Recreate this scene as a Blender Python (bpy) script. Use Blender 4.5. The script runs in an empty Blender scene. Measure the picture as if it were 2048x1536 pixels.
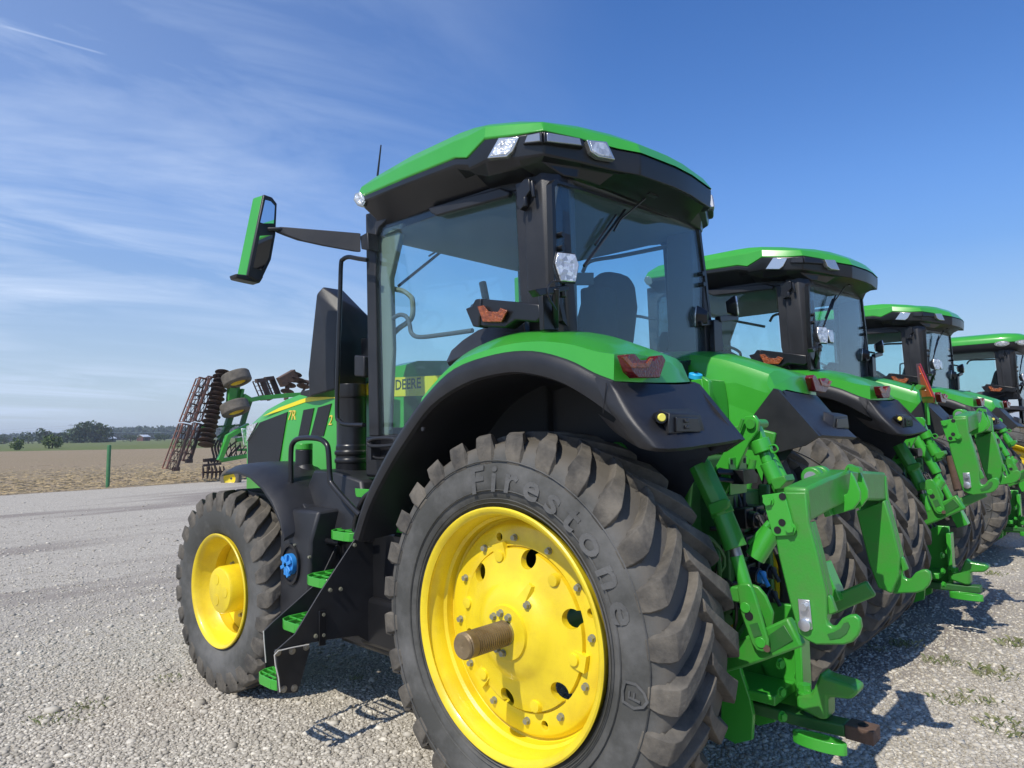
import bpy, bmesh, math, random
import numpy as np
from mathutils import Vector, Matrix
random.seed(7); rng = np.random.default_rng(7)
C = bpy.context.scene
COL = C.collection
PI = math.pi
# ------------------------------------------------------------------ camera
CF = 1385.31                                    # focal length in pixels of the 2048 wide photograph
CR = Vector((-0.7299757, -0.6832362, -0.0179952))
CU = Vector((-0.0597005, 0.0375119, 0.9975113))
CW = Vector((0.6808607, -0.7292333, 0.0681723))
CC = Vector((-2.415401, 3.685936, 1.917161))
cd = bpy.data.cameras.new('camera'); cam = bpy.data.objects.new('camera', cd); COL.objects.link(cam)
m = Matrix((CR, CU, -CW)).transposed().to_4x4(); m.translation = CC
cam.matrix_world = m
cd.sensor_width = 36; cd.lens = CF/2048*36; cd.clip_end = 9000; cd.clip_start = .05
C.camera = cam
C.render.resolution_x = 1024; C.render.resolution_y = 768
C.view_settings.view_transform = 'Standard'; C.view_settings.look = 'None'
C.view_settings.exposure = -0.03; C.view_settings.gamma = 1
# ------------------------------------------------------------------ sun and sky
AZ, EL = math.radians(98), math.radians(50)
sd = bpy.data.lights.new('sun', 'SUN'); sd.energy = 4.3; sd.angle = math.radians(.5); sd.color = (1, .945, .85)
sun = bpy.data.objects.new('sun', sd); COL.objects.link(sun)
SD = Vector((math.cos(AZ)*math.cos(EL), math.sin(AZ)*math.cos(EL), math.sin(EL)))
sun.rotation_euler = SD.to_track_quat('Z', 'Y').to_euler(); sun.location = (0, 30, 40)
W = bpy.data.worlds.new("World"); C.world = W; W.use_nodes = True
nt = W.node_tree; N = nt.nodes; L = nt.links
def nd(t, tree=None, **k):
    n = (tree or nt).nodes.new(t)
    for a, b in k.items(): setattr(n, a, b)
    return n
def build_world():
    bg = N['Background']
    sky = nd('ShaderNodeTexSky', sky_type='NISHITA'); sky.sun_disc = False
    sky.sun_elevation = EL; sky.sun_rotation = math.atan2(SD.x, SD.y); sky.altitude = 0
    sky.air_density = 1.0; sky.dust_density = .2; sky.ozone_density = 2.0
    tc = nd('ShaderNodeTexCoord'); sep = nd('ShaderNodeSeparateXYZ'); L.new(tc.outputs['Generated'], sep.inputs[0])
    def mth(op, a, b=None, clamp=False):
        n = nd('ShaderNodeMath', operation=op); n.use_clamp = clamp
        for i, v in enumerate((a, b)):
            if v is None: continue
            if isinstance(v, (int, float)): n.inputs[i].default_value = v
            else: L.new(v, n.inputs[i])
        return n.outputs[0]
    zc = mth('ADD', mth('MAXIMUM', sep.outputs[2], 0), .12)
    px = mth('DIVIDE', sep.outputs[0], zc); py = mth('DIVIDE', sep.outputs[1], zc)
    cmb = nd('ShaderNodeCombineXYZ'); L.new(px, cmb.inputs[0]); L.new(py, cmb.inputs[1])
    mp = nd('ShaderNodeMapping'); mp.inputs['Rotation'].default_value = (0, 0, .35); mp.inputs['Scale'].default_value = (.95, .3, 1)
    L.new(cmb.outputs[0], mp.inputs[0])
    n1 = nd('ShaderNodeTexNoise'); n1.inputs['Scale'].default_value = 1.9; n1.inputs['Detail'].default_value = 11; n1.inputs['Roughness'].default_value = .62; n1.inputs['Distortion'].default_value = .9
    L.new(mp.outputs[0], n1.inputs[0])
    n2 = nd('ShaderNodeTexNoise'); n2.inputs['Scale'].default_value = .5; n2.inputs['Detail'].default_value = 3
    L.new(cmb.outputs[0], n2.inputs[0])
    r1 = nd('ShaderNodeMapRange'); r1.inputs[1].default_value = .43; r1.inputs[2].default_value = .72; L.new(n1.outputs[0], r1.inputs[0])
    r2 = nd('ShaderNodeMapRange'); r2.inputs[1].default_value = .36; r2.inputs[2].default_value = .62; L.new(n2.outputs[0], r2.inputs[0])
    # cirrus lies towards +X, clear sky towards -Y
    lat = mth('ADD', mth('MULTIPLY', sep.outputs[0], .75), mth('MULTIPLY', sep.outputs[1], .62))
    r3 = nd('ShaderNodeMapRange'); r3.interpolation_type = 'SMOOTHSTEP'; r3.inputs[1].default_value = -.12; r3.inputs[2].default_value = .75; L.new(lat, r3.inputs[0])
    mask = mth('MULTIPLY', mth('MULTIPLY', r1.outputs[0], r2.outputs[0]), r3.outputs[0])
    veil = mth('MULTIPLY', r3.outputs[0], .22)
    mask = mth('ADD', mth('MULTIPLY', mask, .85), veil, True)
    # contrail: a thin great-circle arc
    a = (CW + (20-1024)/CF*CR - (56-768)/CF*CU).normalized(); b = (CW + (197-1024)/CF*CR - (105-768)/CF*CU).normalized()
    nrm = a.cross(b).normalized(); mid = (a+b).normalized()
    def dot(v):
        d = nd('ShaderNodeVectorMath', operation='DOT_PRODUCT'); L.new(tc.outputs['Generated'], d.inputs[0]); d.inputs[1].default_value = v; return d.outputs['Value']
    rc = nd('ShaderNodeMapRange'); rc.inputs[1].default_value = .0016; rc.inputs[2].default_value = .0003; L.new(mth('ABSOLUTE', dot(nrm)), rc.inputs[0])
    rm = nd('ShaderNodeMapRange'); rm.inputs[1].default_value = math.cos(a.angle(b)*.62); rm.inputs[2].default_value = math.cos(a.angle(b)*.45); L.new(dot(mid), rm.inputs[0])
    mask = mth('ADD', mask, mth('MULTIPLY', mth('MULTIPLY', rc.outputs[0], rm.outputs[0]), .22), True)
    hs = nd('ShaderNodeHueSaturation'); hs.inputs['Saturation'].default_value = 1.3; hs.inputs['Hue'].default_value = .512; hs.inputs['Value'].default_value = 1.15; L.new(sky.outputs[0], hs.inputs['Color'])
    # humid air: the low sky is duller than the ideal atmosphere
    rh = nd('ShaderNodeMapRange'); rh.interpolation_type = 'SMOOTHSTEP'; rh.inputs[1].default_value = -.05; rh.inputs[2].default_value = .34; rh.inputs[3].default_value = .36; rh.inputs[4].default_value = 1; L.new(sep.outputs[2], rh.inputs[0])
    sc = nd('ShaderNodeVectorMath', operation='SCALE'); L.new(hs.outputs[0], sc.inputs[0]); L.new(rh.outputs[0], sc.inputs['Scale'])
    tn = nd('ShaderNodeMix', data_type='RGBA'); rt = nd('ShaderNodeMapRange'); rt.inputs[1].default_value = .22; rt.inputs[2].default_value = .0; rt.inputs[4].default_value = .55; L.new(sep.outputs[2], rt.inputs[0]); L.new(rt.outputs[0], tn.inputs[0]); L.new(sc.outputs[0], tn.inputs[6]); tn.inputs[7].default_value = (3.8, 5.0, 7.2, 1)
    mx = nd('ShaderNodeMix', data_type='RGBA'); L.new(mask, mx.inputs[0]); L.new(tn.outputs[2], mx.inputs[6]); mx.inputs[7].default_value = (4.8, 5.7, 7.3, 1)
    L.new(mx.outputs[2], bg.inputs[0]); bg.inputs[1].default_value = .15
build_world()
# ------------------------------------------------------------------ materials
M = {}
def mat(name, col, rough=.5, metal=0, coat=0, var=0, vscale=4, bump=0, bscale=60, col2=None, spec=.5, detail=6, lo=.35, hi=.65):
    mt = bpy.data.materials.new(name); mt.use_nodes = True; t = mt.node_tree; p = t.nodes['Principled BSDF']
    p.inputs['Base Color'].default_value = (*col, 1); p.inputs['Roughness'].default_value = rough; p.inputs['Metallic'].default_value = metal
    p.inputs['Coat Weight'].default_value = coat; p.inputs['Coat Roughness'].default_value = .08; p.inputs['Specular IOR Level'].default_value = spec
    tc = nd('ShaderNodeTexCoord', t)
    if col2 or var:
        n = nd('ShaderNodeTexNoise', t); n.inputs['Scale'].default_value = vscale; n.inputs['Detail'].default_value = detail; n.inputs['Roughness'].default_value = .62
        t.links.new(tc.outputs['Object'], n.inputs[0])
        r = nd('ShaderNodeMapRange', t); r.inputs[1].default_value = lo; r.inputs[2].default_value = hi; t.links.new(n.outputs[0], r.inputs[0])
        mx = nd('ShaderNodeMix', t, data_type='RGBA'); t.links.new(r.outputs[0], mx.inputs[0])
        c2 = col2 or tuple(min(1, c*(1+var)) for c in col)
        mx.inputs[6].default_value = (*col, 1); mx.inputs[7].default_value = (*c2, 1); t.links.new(mx.outputs[2], p.inputs['Base Color'])
        r4 = nd('ShaderNodeMapRange', t); r4.inputs[3].default_value = max(0, rough-.07); r4.inputs[4].default_value = min(1, rough+.12); t.links.new(n.outputs[0], r4.inputs[0]); t.links.new(r4.outputs[0], p.inputs['Roughness'])
    if bump:
        n = nd('ShaderNodeTexNoise', t); n.inputs['Scale'].default_value = bscale; n.inputs['Detail'].default_value = 4
        t.links.new(tc.outputs['Object'], n.inputs[0]); b = nd('ShaderNodeBump', t); b.inputs['Strength'].default_value = bump; b.inputs['Distance'].default_value = .01
        t.links.new(n.outputs[0], b.inputs['Height']); t.links.new(b.outputs[0], p.inputs['Normal'])
    M[name] = mt; return mt
mat('green_paint', (.042, .335, .030), .3, coat=.35, col2=(.050, .37, .036), vscale=2.2, bump=.012, bscale=90)
mat('green_cast', (.036, .29, .027), .4, coat=.2, col2=(.058, .25, .036), vscale=11, bump=.10, bscale=90, detail=9, lo=.4, hi=.7)
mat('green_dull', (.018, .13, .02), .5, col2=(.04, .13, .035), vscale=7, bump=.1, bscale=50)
mat('black_plastic', (.016, .0165, .019), .42, col2=(.024, .0245, .027), vscale=6, bump=.12, bscale=260, spec=.45)
mat('black_smooth', (.009, .0095, .011), .3, col2=(.014, .014, .016), vscale=3, spec=.5)
mat('dark_void', (.006, .006, .007), .7)
mat('grille', (.012, .013, .014), .45, bump=.6, bscale=400)
mat('yellow_paint', (.72, .53, .018), .34, coat=.3, col2=(.84, .645, .018), vscale=3.5, bump=.08, bscale=110, detail=10, lo=.38, hi=.55)
mat('yellow_decal', (.85, .72, .02), .35)
mat('rubber', (.068, .068, .062), .76, col2=(.145, .143, .136), vscale=2.6, bump=.25, bscale=35, detail=11, spec=.3, lo=.42, hi=.66)
mat('lug_rubber', (.062, .058, .052), .85, col2=(.165, .147, .12), vscale=6, bump=.45, bscale=45, detail=10, spec=.25)
def dusty(name, r0, r1):
    m_ = M['rubber'].copy(); m_.name = name; t = m_.node_tree; p = t.nodes['Principled BSDF']; src = p.inputs['Base Color'].links[0].from_socket
    tc = nd('ShaderNodeTexCoord', t); sp = nd('ShaderNodeSeparateXYZ', t); t.links.new(tc.outputs['Object'], sp.inputs[0]); cb = nd('ShaderNodeCombineXYZ', t); t.links.new(sp.outputs[0], cb.inputs[0]); t.links.new(sp.outputs[2], cb.inputs[2])
    ln = nd('ShaderNodeVectorMath', t, operation='LENGTH'); t.links.new(cb.outputs[0], ln.inputs[0])
    n = nd('ShaderNodeTexNoise', t); n.inputs['Scale'].default_value = 7; n.inputs['Detail'].default_value = 8; n.inputs['Roughness'].default_value = .7; t.links.new(tc.outputs['Object'], n.inputs[0])
    ad = nd('ShaderNodeMath', t, operation='MULTIPLY_ADD'); t.links.new(n.outputs[0], ad.inputs[0]); ad.inputs[1].default_value = .10; t.links.new(ln.outputs['Value'], ad.inputs[2])
    r = nd('ShaderNodeMapRange', t); r.inputs[1].default_value = r0; r.inputs[2].default_value = r1; r.inputs[4].default_value = .85; t.links.new(ad.outputs[0], r.inputs[0])
    mx = nd('ShaderNodeMix', t, data_type='RGBA'); t.links.new(r.outputs[0], mx.inputs[0]); t.links.new(src, mx.inputs[6]); mx.inputs[7].default_value = (.125, .112, .093, 1); t.links.new(mx.outputs[2], p.inputs['Base Color']); M[name] = m_
dusty('rubber_rear', .90, .97); dusty('rubber_front', .68, .75)
mat('letter_rubber', (.074, .074, .070), .74, col2=(.14, .139, .134), vscale=3, bump=.3, bscale=60, spec=.35)
mat('steel', (.42, .41, .38), .38, metal=.9, col2=(.30, .28, .25), vscale=20, bump=.1)
mat('zinc', (.62, .63, .64), .32, metal=.85, bump=.05)
mat('oiled_steel', (.17, .115, .055), .48, metal=.35, col2=(.27, .20, .11), vscale=9, bump=.25, bscale=45)
mat('bolt_steel', (.30, .31, .26), .42, metal=.55, col2=(.38, .36, .24), vscale=30)
mat('rust', (.13, .075, .05), .85, col2=(.075, .05, .038), vscale=6, bump=.4)
mat('disc_steel', (.05, .042, .04), .55, metal=.3, col2=(.11, .065, .05), vscale=3, bump=.2)
mat('rust_frame', (.30, .13, .085), .75, col2=(.12, .085, .075), vscale=5)
mat('lamp_glass', (.80, .82, .82), .12, metal=.75, bump=.9, bscale=45)
def faceted(name, c0, c1, sc, rough, metal):
    m_ = M[name]; t = m_.node_tree; p = t.nodes['Principled BSDF']; tc = nd('ShaderNodeTexCoord', t); v = nd('ShaderNodeTexVoronoi', t); v.inputs['Scale'].default_value = sc; t.links.new(tc.outputs['Object'], v.inputs[0])
    sp = nd('ShaderNodeSeparateColor', t); t.links.new(v.outputs['Color'], sp.inputs[0]); mx = nd('ShaderNodeMix', t, data_type='RGBA'); t.links.new(sp.outputs[0], mx.inputs[0]); mx.inputs[6].default_value = (*c0, 1); mx.inputs[7].default_value = (*c1, 1); t.links.new(mx.outputs[2], p.inputs['Base Color'])
    p.inputs['Metallic'].default_value = metal; p.inputs['Roughness'].default_value = rough; p.inputs['Coat Weight'].default_value = .8
faceted('lamp_glass', (.42, .43, .44), (.9, .91, .9), 38, .18, .5)
mat('lamp_bar', (.35, .37, .40), .12, metal=.6, bump=.2, bscale=30)
mat('chrome_bezel', (.55, .56, .55), .2, metal=.8)
mat('amber_lens', (.36, .085, .012), .2, coat=.4, bump=1, bscale=70, col2=(.16, .035, .008), vscale=40)
mat('red_lens', (.13, .007, .008), .2, coat=.3, bump=.5, bscale=60)
mat('orange_red', (.85, .10, .045), .5)
mat('dark_red', (.30, .02, .03), .35)
mat('blue_cap', (.03, .24, .62), .4, bump=.05)
mat('cyan_cap', (.03, .45, .80), .4)
mat('seat_fabric', (.022, .024, .026), .8, bump=.4, bscale=200)
mat('beige_plastic', (.22, .22, .17), .55)
mat('grey_plastic', (.09, .095, .10), .5)
mat('headliner', (.14, .15, .16), .8, bump=.1)
mat('white_paint', (.75, .76, .76), .5)
mat('yellow_button', (.80, .72, .12), .4)
mat('text_yellow', (.85, .60, .10), .4)
mat('text_green', (.012, .05, .02), .5)
mat('twine', (.55, .53, .48), .8)
mat('post_paint', (.05, .17, .07), .55, var=.3)
mat('straw', (.42, .33, .19), .9, var=.4)
mat('field_tyre', (.09, .08, .065), .85, col2=(.16, .14, .11), vscale=3, bump=.8, bscale=14)
mat('bark', (.06, .045, .03), .9, var=.5)
mat('wood_wall', (.14, .05, .04), .8)
mat('roof_metal', (.62, .65, .68), .4)
mat('pylon_steel', (.30, .30, .30), .6)
def mirror_mat():
    m_ = mat('mirror_glass', (.85, .87, .9), .02, metal=1)
mirror_mat()
def glass(name, tint, gl=.10):
    mt = bpy.data.materials.new(name); mt.use_nodes = True; t = mt.node_tree
    t.nodes.remove(t.nodes['Principled BSDF']); o = t.nodes['Material Output']
    tr = nd('ShaderNodeBsdfTransparent', t); tr.inputs[0].default_value = (*tint, 1)
    g = nd('ShaderNodeBsdfGlossy', t); g.inputs['Roughness'].default_value = .02; g.inputs[0].default_value = (.9, .95, 1, 1)
    d = nd('ShaderNodeBsdfDiffuse', t); d.inputs[0].default_value = (.35, .42, .45, 1)
    fr = nd('ShaderNodeFresnel', t); ge = nd('ShaderNodeNewGeometry', t); ri = nd('ShaderNodeMapRange', t); ri.inputs[3].default_value = 1.42; ri.inputs[4].default_value = 1/1.42; t.links.new(ge.outputs['Backfacing'], ri.inputs[0]); t.links.new(ri.outputs[0], fr.inputs[0])
    mx = nd('ShaderNodeMixShader', t); t.links.new(fr.outputs[0], mx.inputs[0]); t.links.new(tr.outputs[0], mx.inputs[1]); t.links.new(g.outputs[0], mx.inputs[2])
    tc = nd('ShaderNodeTexCoord', t); n = nd('ShaderNodeTexNoise', t); n.inputs['Scale'].default_value = 2.5; n.inputs['Detail'].default_value = 8
    t.links.new(tc.outputs['Object'], n.inputs[0]); r = nd('ShaderNodeMapRange', t); r.inputs[1].default_value = .4; r.inputs[2].default_value = .75; r.inputs[3].default_value = gl*.35; r.inputs[4].default_value = gl
    t.links.new(n.outputs[0], r.inputs[0])
    m2 = nd('ShaderNodeMixShader', t); t.links.new(r.outputs[0], m2.inputs[0]); t.links.new(mx.outputs[0], m2.inputs[1]); t.links.new(d.outputs[0], m2.inputs[2])
    t.links.new(m2.outputs[0], o.inputs[0]); M[name] = mt
glass('tinted_glass', (.885, .975, .985), .03)
glass('dusty_glass', (.85, .95, .965), .055)
# ------------------------------------------------------------------ helpers
def A(px, py, **k):
    "photo pixel -> point on the plane X=, Y= or Z= (metres)"
    d = CW + (px-1024)/CF*CR - (py-768)/CF*CU
    (n, v), = k.items(); i = 'XYZ'.index(n)
    return CC + d*((v-CC[i])/d[i])
def lab(o, label=None, cat=None, group=None, kind=None):
    if label: o['label'] = label
    if cat: o['category'] = cat
    if group: o['group'] = group
    if kind: o['kind'] = kind
    return o
def empty(name, loc=(0, 0, 0)):
    o = bpy.data.objects.new(name, None); o.location = loc; o.empty_display_size = .2; COL.objects.link(o); return o
class MB:
    def __init__(s): s.v = []; s.f = []
    def add(s, vs, fs):
        n = len(s.v); s.v += [tuple(v) for v in vs]; s.f += [tuple(i+n for i in f) for f in fs]; return s
    def box(s, c, d, rot=None):
        R = rot if rot is not None else Matrix.Identity(3)
        c = Vector(c); vs = []
        for i in (-.5, .5):
            for j in (-.5, .5):
                for k in (-.5, .5): vs.append(c + R @ Vector((i*d[0], j*d[1], k*d[2])))
        return s.add(vs, [(0, 1, 3, 2), (4, 6, 7, 5), (0, 4, 5, 1), (2, 3, 7, 6), (0, 2, 6, 4), (1, 5, 7, 3)])
    def b2(s, x0, x1, y0, y1, z0, z1): return s.box(((x0+x1)/2, (y0+y1)/2, (z0+z1)/2), (abs(x1-x0), abs(y1-y0), abs(z1-z0)))
    def prism(s, pts, ext):
        pts = [Vector(p) for p in pts]; e = Vector(ext); n = len(pts)
        nr = Vector((0, 0, 0))
        for i in range(n): nr += pts[i].cross(pts[(i+1) % n])
        if nr.dot(e) > 0: pts = pts[::-1]
        vs = pts + [p+e for p in pts]
        fs = [tuple(range(n)), tuple(range(2*n-1, n-1, -1))] + [(i, i+n, (i+1) % n+n, (i+1) % n) for i in range(n)]
        return s.add(vs, fs)
    def pp(s, px, ext, **k):
        return s.prism([A(x, y, **k) for x, y in px], ext)
    def loft(s, rings, closed=True, caps=True):
        n = len(rings[0]); vs = [p for r in rings for p in r]; fs = []
        for i in range(len(rings)-1):
            for j in range(n if closed else n-1):
                a = i*n+j; b = i*n+(j+1) % n; fs.append((a, b, b+n, a+n))
        if caps and closed: fs.append(tuple(range(n))[::-1]); fs.append(tuple(range((len(rings)-1)*n, len(rings)*n)))
        return s.add(vs, fs)
    def tube(s, pts, r, n=10, caps=True):
        pts = [Vector(p) for p in pts]; rings = []
        rr = r if isinstance(r, (list, tuple)) else [r]*len(pts)
        up = None
        for i, p in enumerate(pts):
            d = (pts[min(i+1, len(pts)-1)] - pts[max(i-1, 0)]).normalized()
            if up is None: up = d.orthogonal().normalized()
            up = (up - d*up.dot(d)).normalized(); w = d.cross(up)
            rings.append([p + (up*math.cos(2*PI*j/n) + w*math.sin(2*PI*j/n))*rr[i] for j in range(n)])
        return s.loft(rings, True, caps)
    def cyl(s, a, b, r, n=16, r2=None): return s.tube([a, b], [r, r if r2 is None else r2], n)
    def lathe(s, prof, c=(0, 0, 0), seg=64, closed=False):
        "profile of (y, r) turned about the Y axis"
        c = Vector(c); rings = []
        for j in range(seg):
            t = 2*PI*j/seg; rings.append([c+Vector((r*math.cos(t), y, r*math.sin(t))) for y, r in prof])
        n = len(prof); vs = [p for r in rings for p in r]; fs = []
        for j in range(seg):
            k = (j+1) % seg
            for i in range(n if closed else n-1):
                i2 = (i+1) % n; fs.append((j*n+i, k*n+i, k*n+i2, j*n+i2))
        return s.add(vs, fs)
    def hexb(s, c, ax, r=.018, h=.016):
        c = Vector(c); ax = Vector(ax).normalized()
        s.tube([c, c+ax*h*.25], r*1.25, 12); return s.tube([c+ax*h*.25, c+ax*h], r, 6)
    def mesh(s, name):
        me = bpy.data.meshes.new(name); me.from_pydata(s.v, [], s.f)
        bm = bmesh.new(); bm.from_mesh(me); bmesh.ops.recalc_face_normals(bm, faces=bm.faces); bm.to_mesh(me); bm.free(); return me
    def build(s, name, mt, parent=None, smooth=35, bevel=0, loc=None, seg=2):
        me = s.mesh(name)
        ms = mt if isinstance(mt, (list, tuple)) else [mt]
        for q_ in ms: me.materials.append(M[q_])
        o = bpy.data.objects.new(name, me); COL.objects.link(o)
        if parent: o.parent = parent
        if loc: o.location = loc
        finish(o, smooth, bevel, seg); return o
def finish(o, smooth=35, bevel=0, seg=2):
    me = o.data
    if bevel:
        b = o.modifiers.new('bevel', 'BEVEL'); b.width = bevel; b.segments = seg; b.limit_method = 'ANGLE'; b.angle_limit = math.radians(28); b.harden_normals = False
        me.polygons.foreach_set('use_smooth', [True]*len(me.polygons)); me.set_sharp_from_angle(angle=math.radians(smooth+25))
    elif smooth:
        me.polygons.foreach_set('use_smooth', [True]*len(me.polygons)); me.set_sharp_from_angle(angle=math.radians(smooth))
def kids(o): return [c for c in COL.objects if c.parent == o]
def smoothpath(pts, k=4):
    "Catmull-Rom through the points"
    P = [Vector(p) for p in pts]; P = [2*P[0]-P[1]] + P + [2*P[-1]-P[-2]]; out = []
    for i in range(1, len(P)-2):
        for j in range(k):
            t = j/k; a, b, c, d = P[i-1:i+3]
            out.append(.5*((2*b) + (c-a)*t + (2*a-5*b+4*c-d)*t*t + (3*b-a-3*c+d)*t**3))
    out.append(P[-2]); return out
def text_mesh(body, size, ext=.002, bold=0, shear=0, space=1):
    cu = bpy.data.curves.new('txt', 'FONT'); cu.body = body; cu.size = size; cu.extrude = ext; cu.offset = bold; cu.shear = shear; cu.space_character = space
    cu.resolution_u = 3
    o = bpy.data.objects.new('txt', cu); COL.objects.link(o)
    dg = bpy.context.evaluated_depsgraph_get(); dg.update()
    me = bpy.data.meshes.new_from_object(o.evaluated_get(dg)); bpy.data.objects.remove(o); bpy.data.curves.remove(cu)
    v = [tuple(x.co) for x in me.vertices]; f = [tuple(p.vertices) for p in me.polygons]; bpy.data.meshes.remove(me)
    return v, f
def bool_diff(mb, cut):
    a = bpy.data.objects.new('a', mb.mesh('a')); b = bpy.data.objects.new('b', cut.mesh('b')); COL.objects.link(a); COL.objects.link(b)
    md = a.modifiers.new('x', 'BOOLEAN'); md.operation = 'DIFFERENCE'; md.object = b; md.solver = 'EXACT'
    dg = bpy.context.evaluated_depsgraph_get(); dg.update(); me = bpy.data.meshes.new_from_object(a.evaluated_get(dg))
    bpy.data.objects.remove(a); bpy.data.objects.remove(b)
    r = MB(); r.v = [tuple(x.co) for x in me.vertices]; r.f = [tuple(p.vertices) for p in me.polygons]; return r
# ------------------------------------------------------------------ tyres
def tyre_mesh(R, rin, Wd, nl, lug=.052, text=None, seg=84):
    h = Wd/2; rb = R-lug
    prof = [(-h*.80, rin-.005), (-h*.92, rin+.02), (-h*1.02, rin+.09), (-h*1.06, (rin+rb)/2), (-h*1.03, rb-.10), (-h*.97, rb-.035), (-h*.86, rb-.008), (-h*.45, rb), (0, rb+.004),
            (h*.45, rb), (h*.86, rb-.008), (h*.97, rb-.035), (h*1.03, rb-.10), (h*1.06, (rin+rb)/2), (h*1.02, rin+.09), (h*.92, rin+.02), (h*.80, rin-.005)]
    a = MB().lathe(prof, seg=seg); b = MB()
    for s in (1, -1):
        for i in range(nl):
            t0 = 2*PI*(i + (.5 if s > 0 else 0))/nl
            st = []
            for u in (-.06, .1, .3, .5, .7, .86, .97):
                lag = .80*h*(max(u, 0)**.82)*1.0 - (.02 if u < 0 else 0)
                hw = .026 + .022*max(u, 0) + (.008 if u > .9 else 0)
                st.append((s*h*u, R-.004*u*u - (.012 if u > .9 else 0), rb-.012, lag, hw))
            st.append((s*h*1.015, R-.045, rb-.05, .80*h*1.0+.003, .056))
            st.append((s*h*1.055, R-.095, rb-.09, .80*h*1.0+.008, .056))
            st.append((s*h*1.045, R-.150, rb-.14, .80*h*1.0+.014, .046))
            rings = []
            for k, (y, rt, rbs, lag, hw) in enumerate(st):
                ring = []
                yb = y if k < 7 else s*h*.92
                jt = random.uniform(-.0015, .0015)
                for (r, w_, yy) in ((rbs, -hw-.016, yb), (rt, -hw+jt, y), (rt, hw+jt, y), (rbs, hw+.016, yb)):
                    th = t0 + (lag+w_)/R
                    ring.append((r*math.cos(th), yy, r*math.sin(th)))
                rings.append(ring)
            b.loft(rings)
    return a, b
def sector_text(mb, body, size, rad, th0, Y, R=1, hsc=1):
    "letters wrapped round the sidewall, reading clockwise seen from outside"
    v, f = text_mesh(body, size, .0022, .0035, .12, 1.40)
    vs = []
    for x, y, z in v:
        th = th0 + x*hsc/rad; r = rad + y - size*.33
        vs.append((r*math.cos(th), Y+z, r*math.sin(th)))
    mb.add(vs, f)
# ------------------------------------------------------------------ wheels (axis = Y, outer face +Y)
def rim_rear():
    # rim barrel and the bolted cast disc
    a = MB()
    a.lathe([(.265, .575), (.285, .592), (.288, .607), (.282, .615), (.27, .612), (.262, .6), (.15, .575), (-.15, .56), (-.245, .575), (-.262, .612), (-.27, .612), (-.272, .59),
             (-.2, .555), (-.1, .53), (-.02, .505), (.03, .507), (.05, .524), (.09, .528), (.103, .545), (.145, .549), (.158, .563), (.205, .567), (.222, .580), (.245, .588)], seg=96, closed=True)
    disc = MB().lathe([(.07, .552), (.125, .515), (.132, .505), (.134, .408), (.122, .405), (.122, .399), (.148, .396), (.156, .37), (.178, .30), (.186, .25), (.205, .225), (.222, .20), (.235, .17), (.238, .135),
                       (.252, .130), (.252, .02), (.19, .02), (.18, .13), (.15, .26), (.11, .40), (.095, .51), (.05, .552)], seg=72, closed=True)
    cut = MB()
    for k in range(6):
        t = math.radians(103+60*k); c = Vector((.36*math.cos(t), 0, .36*math.sin(t))); cut.tube([c, c+Vector((0, .4, 0))], .047, 20)
    for k in range(4):
        t = math.radians(72+90*k); c = Vector((.462*math.cos(t), 0, .462*math.sin(t))); cut.tube([c, c+Vector((0, .4, 0))], .022, 12)
    d = bool_diff(disc, cut)
    a.add(d.v, d.f)
    for th_, r0_, r1_ in ((118, .17, .27),):
        t = math.radians(th_); d_ = Vector((math.cos(t), 0, math.sin(t))); e_ = Vector((-math.sin(t), 0, math.cos(t)))
        a.loft([[d_*r0_+Vector((0, .20, 0))+e_*k_ for k_ in (-.05, .05)]+[d_*r0_+Vector((0, .235, 0))+e_*k_ for k_ in (.03, -.03)], [d_*r1_+Vector((0, .16, 0))+e_*k_ for k_ in (-.02, .02)]+[d_*r1_+Vector((0, .205, 0))+e_*k_ for k_ in (.012, -.012)]])
    for k in range(6):                         # cast bosses between the holes
        t = math.radians(132+60*k); c = Vector((.365*math.cos(t), .14, .365*math.sin(t)))
        a.tube([c, c+Vector((0, .035, 0)), c+Vector((0, .037, 0))], [.036, .028, .014], 14)
        if k % 2: a.box(c+Vector((0, .008, 0)), (.13, .03, .08), Matrix.Rotation(-t, 3, 'Y'))
    return a
def wheel_rear(side, loc, parent, text=False, name='rear_wheel', axle=True):
    w = RIM_R.copy(); COL.objects.link(w); w.parent = parent; w.location = loc
    w.rotation_euler = (0, 0, 0 if side > 0 else PI)
    src = [TY_R, LG_R, RING_R] + ([TX_R, CR_R] if text else [])
    for s_ in src + BOLTS_R:
        c = s_.copy(); COL.objects.link(c); c.parent = w; c.location = s_.location
        if side < 0 and s_ in (TY_R, LG_R): c.rotation_euler = (0, 0, PI)
    return w
def master(mb, name, mt, smooth=35, bevel=0):
    me = mb.mesh(name); me.materials.append(M[mt]); o = bpy.data.objects.new(name, me); finish(o, smooth, bevel); return o
RR, FR = .985, .755
RIM_R = master(rim_rear(), 'rear_wheel', 'yellow_paint', 40)
ta, tb = tyre_mesh(RR, .60, .54, 28)
TY_R = master(ta, 'tyre', 'rubber_rear', 50); LG_R = master(tb, 'tread_lugs', 'lug_rubber', 12, .004)
tx = MB()
sector_text(tx, 'Firestone', .185, .755, math.radians(74), .286, hsc=1.22)
TX_R = master(tx, 'sidewall_lettering', 'letter_rubber', 0)
cr = MB()
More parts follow.
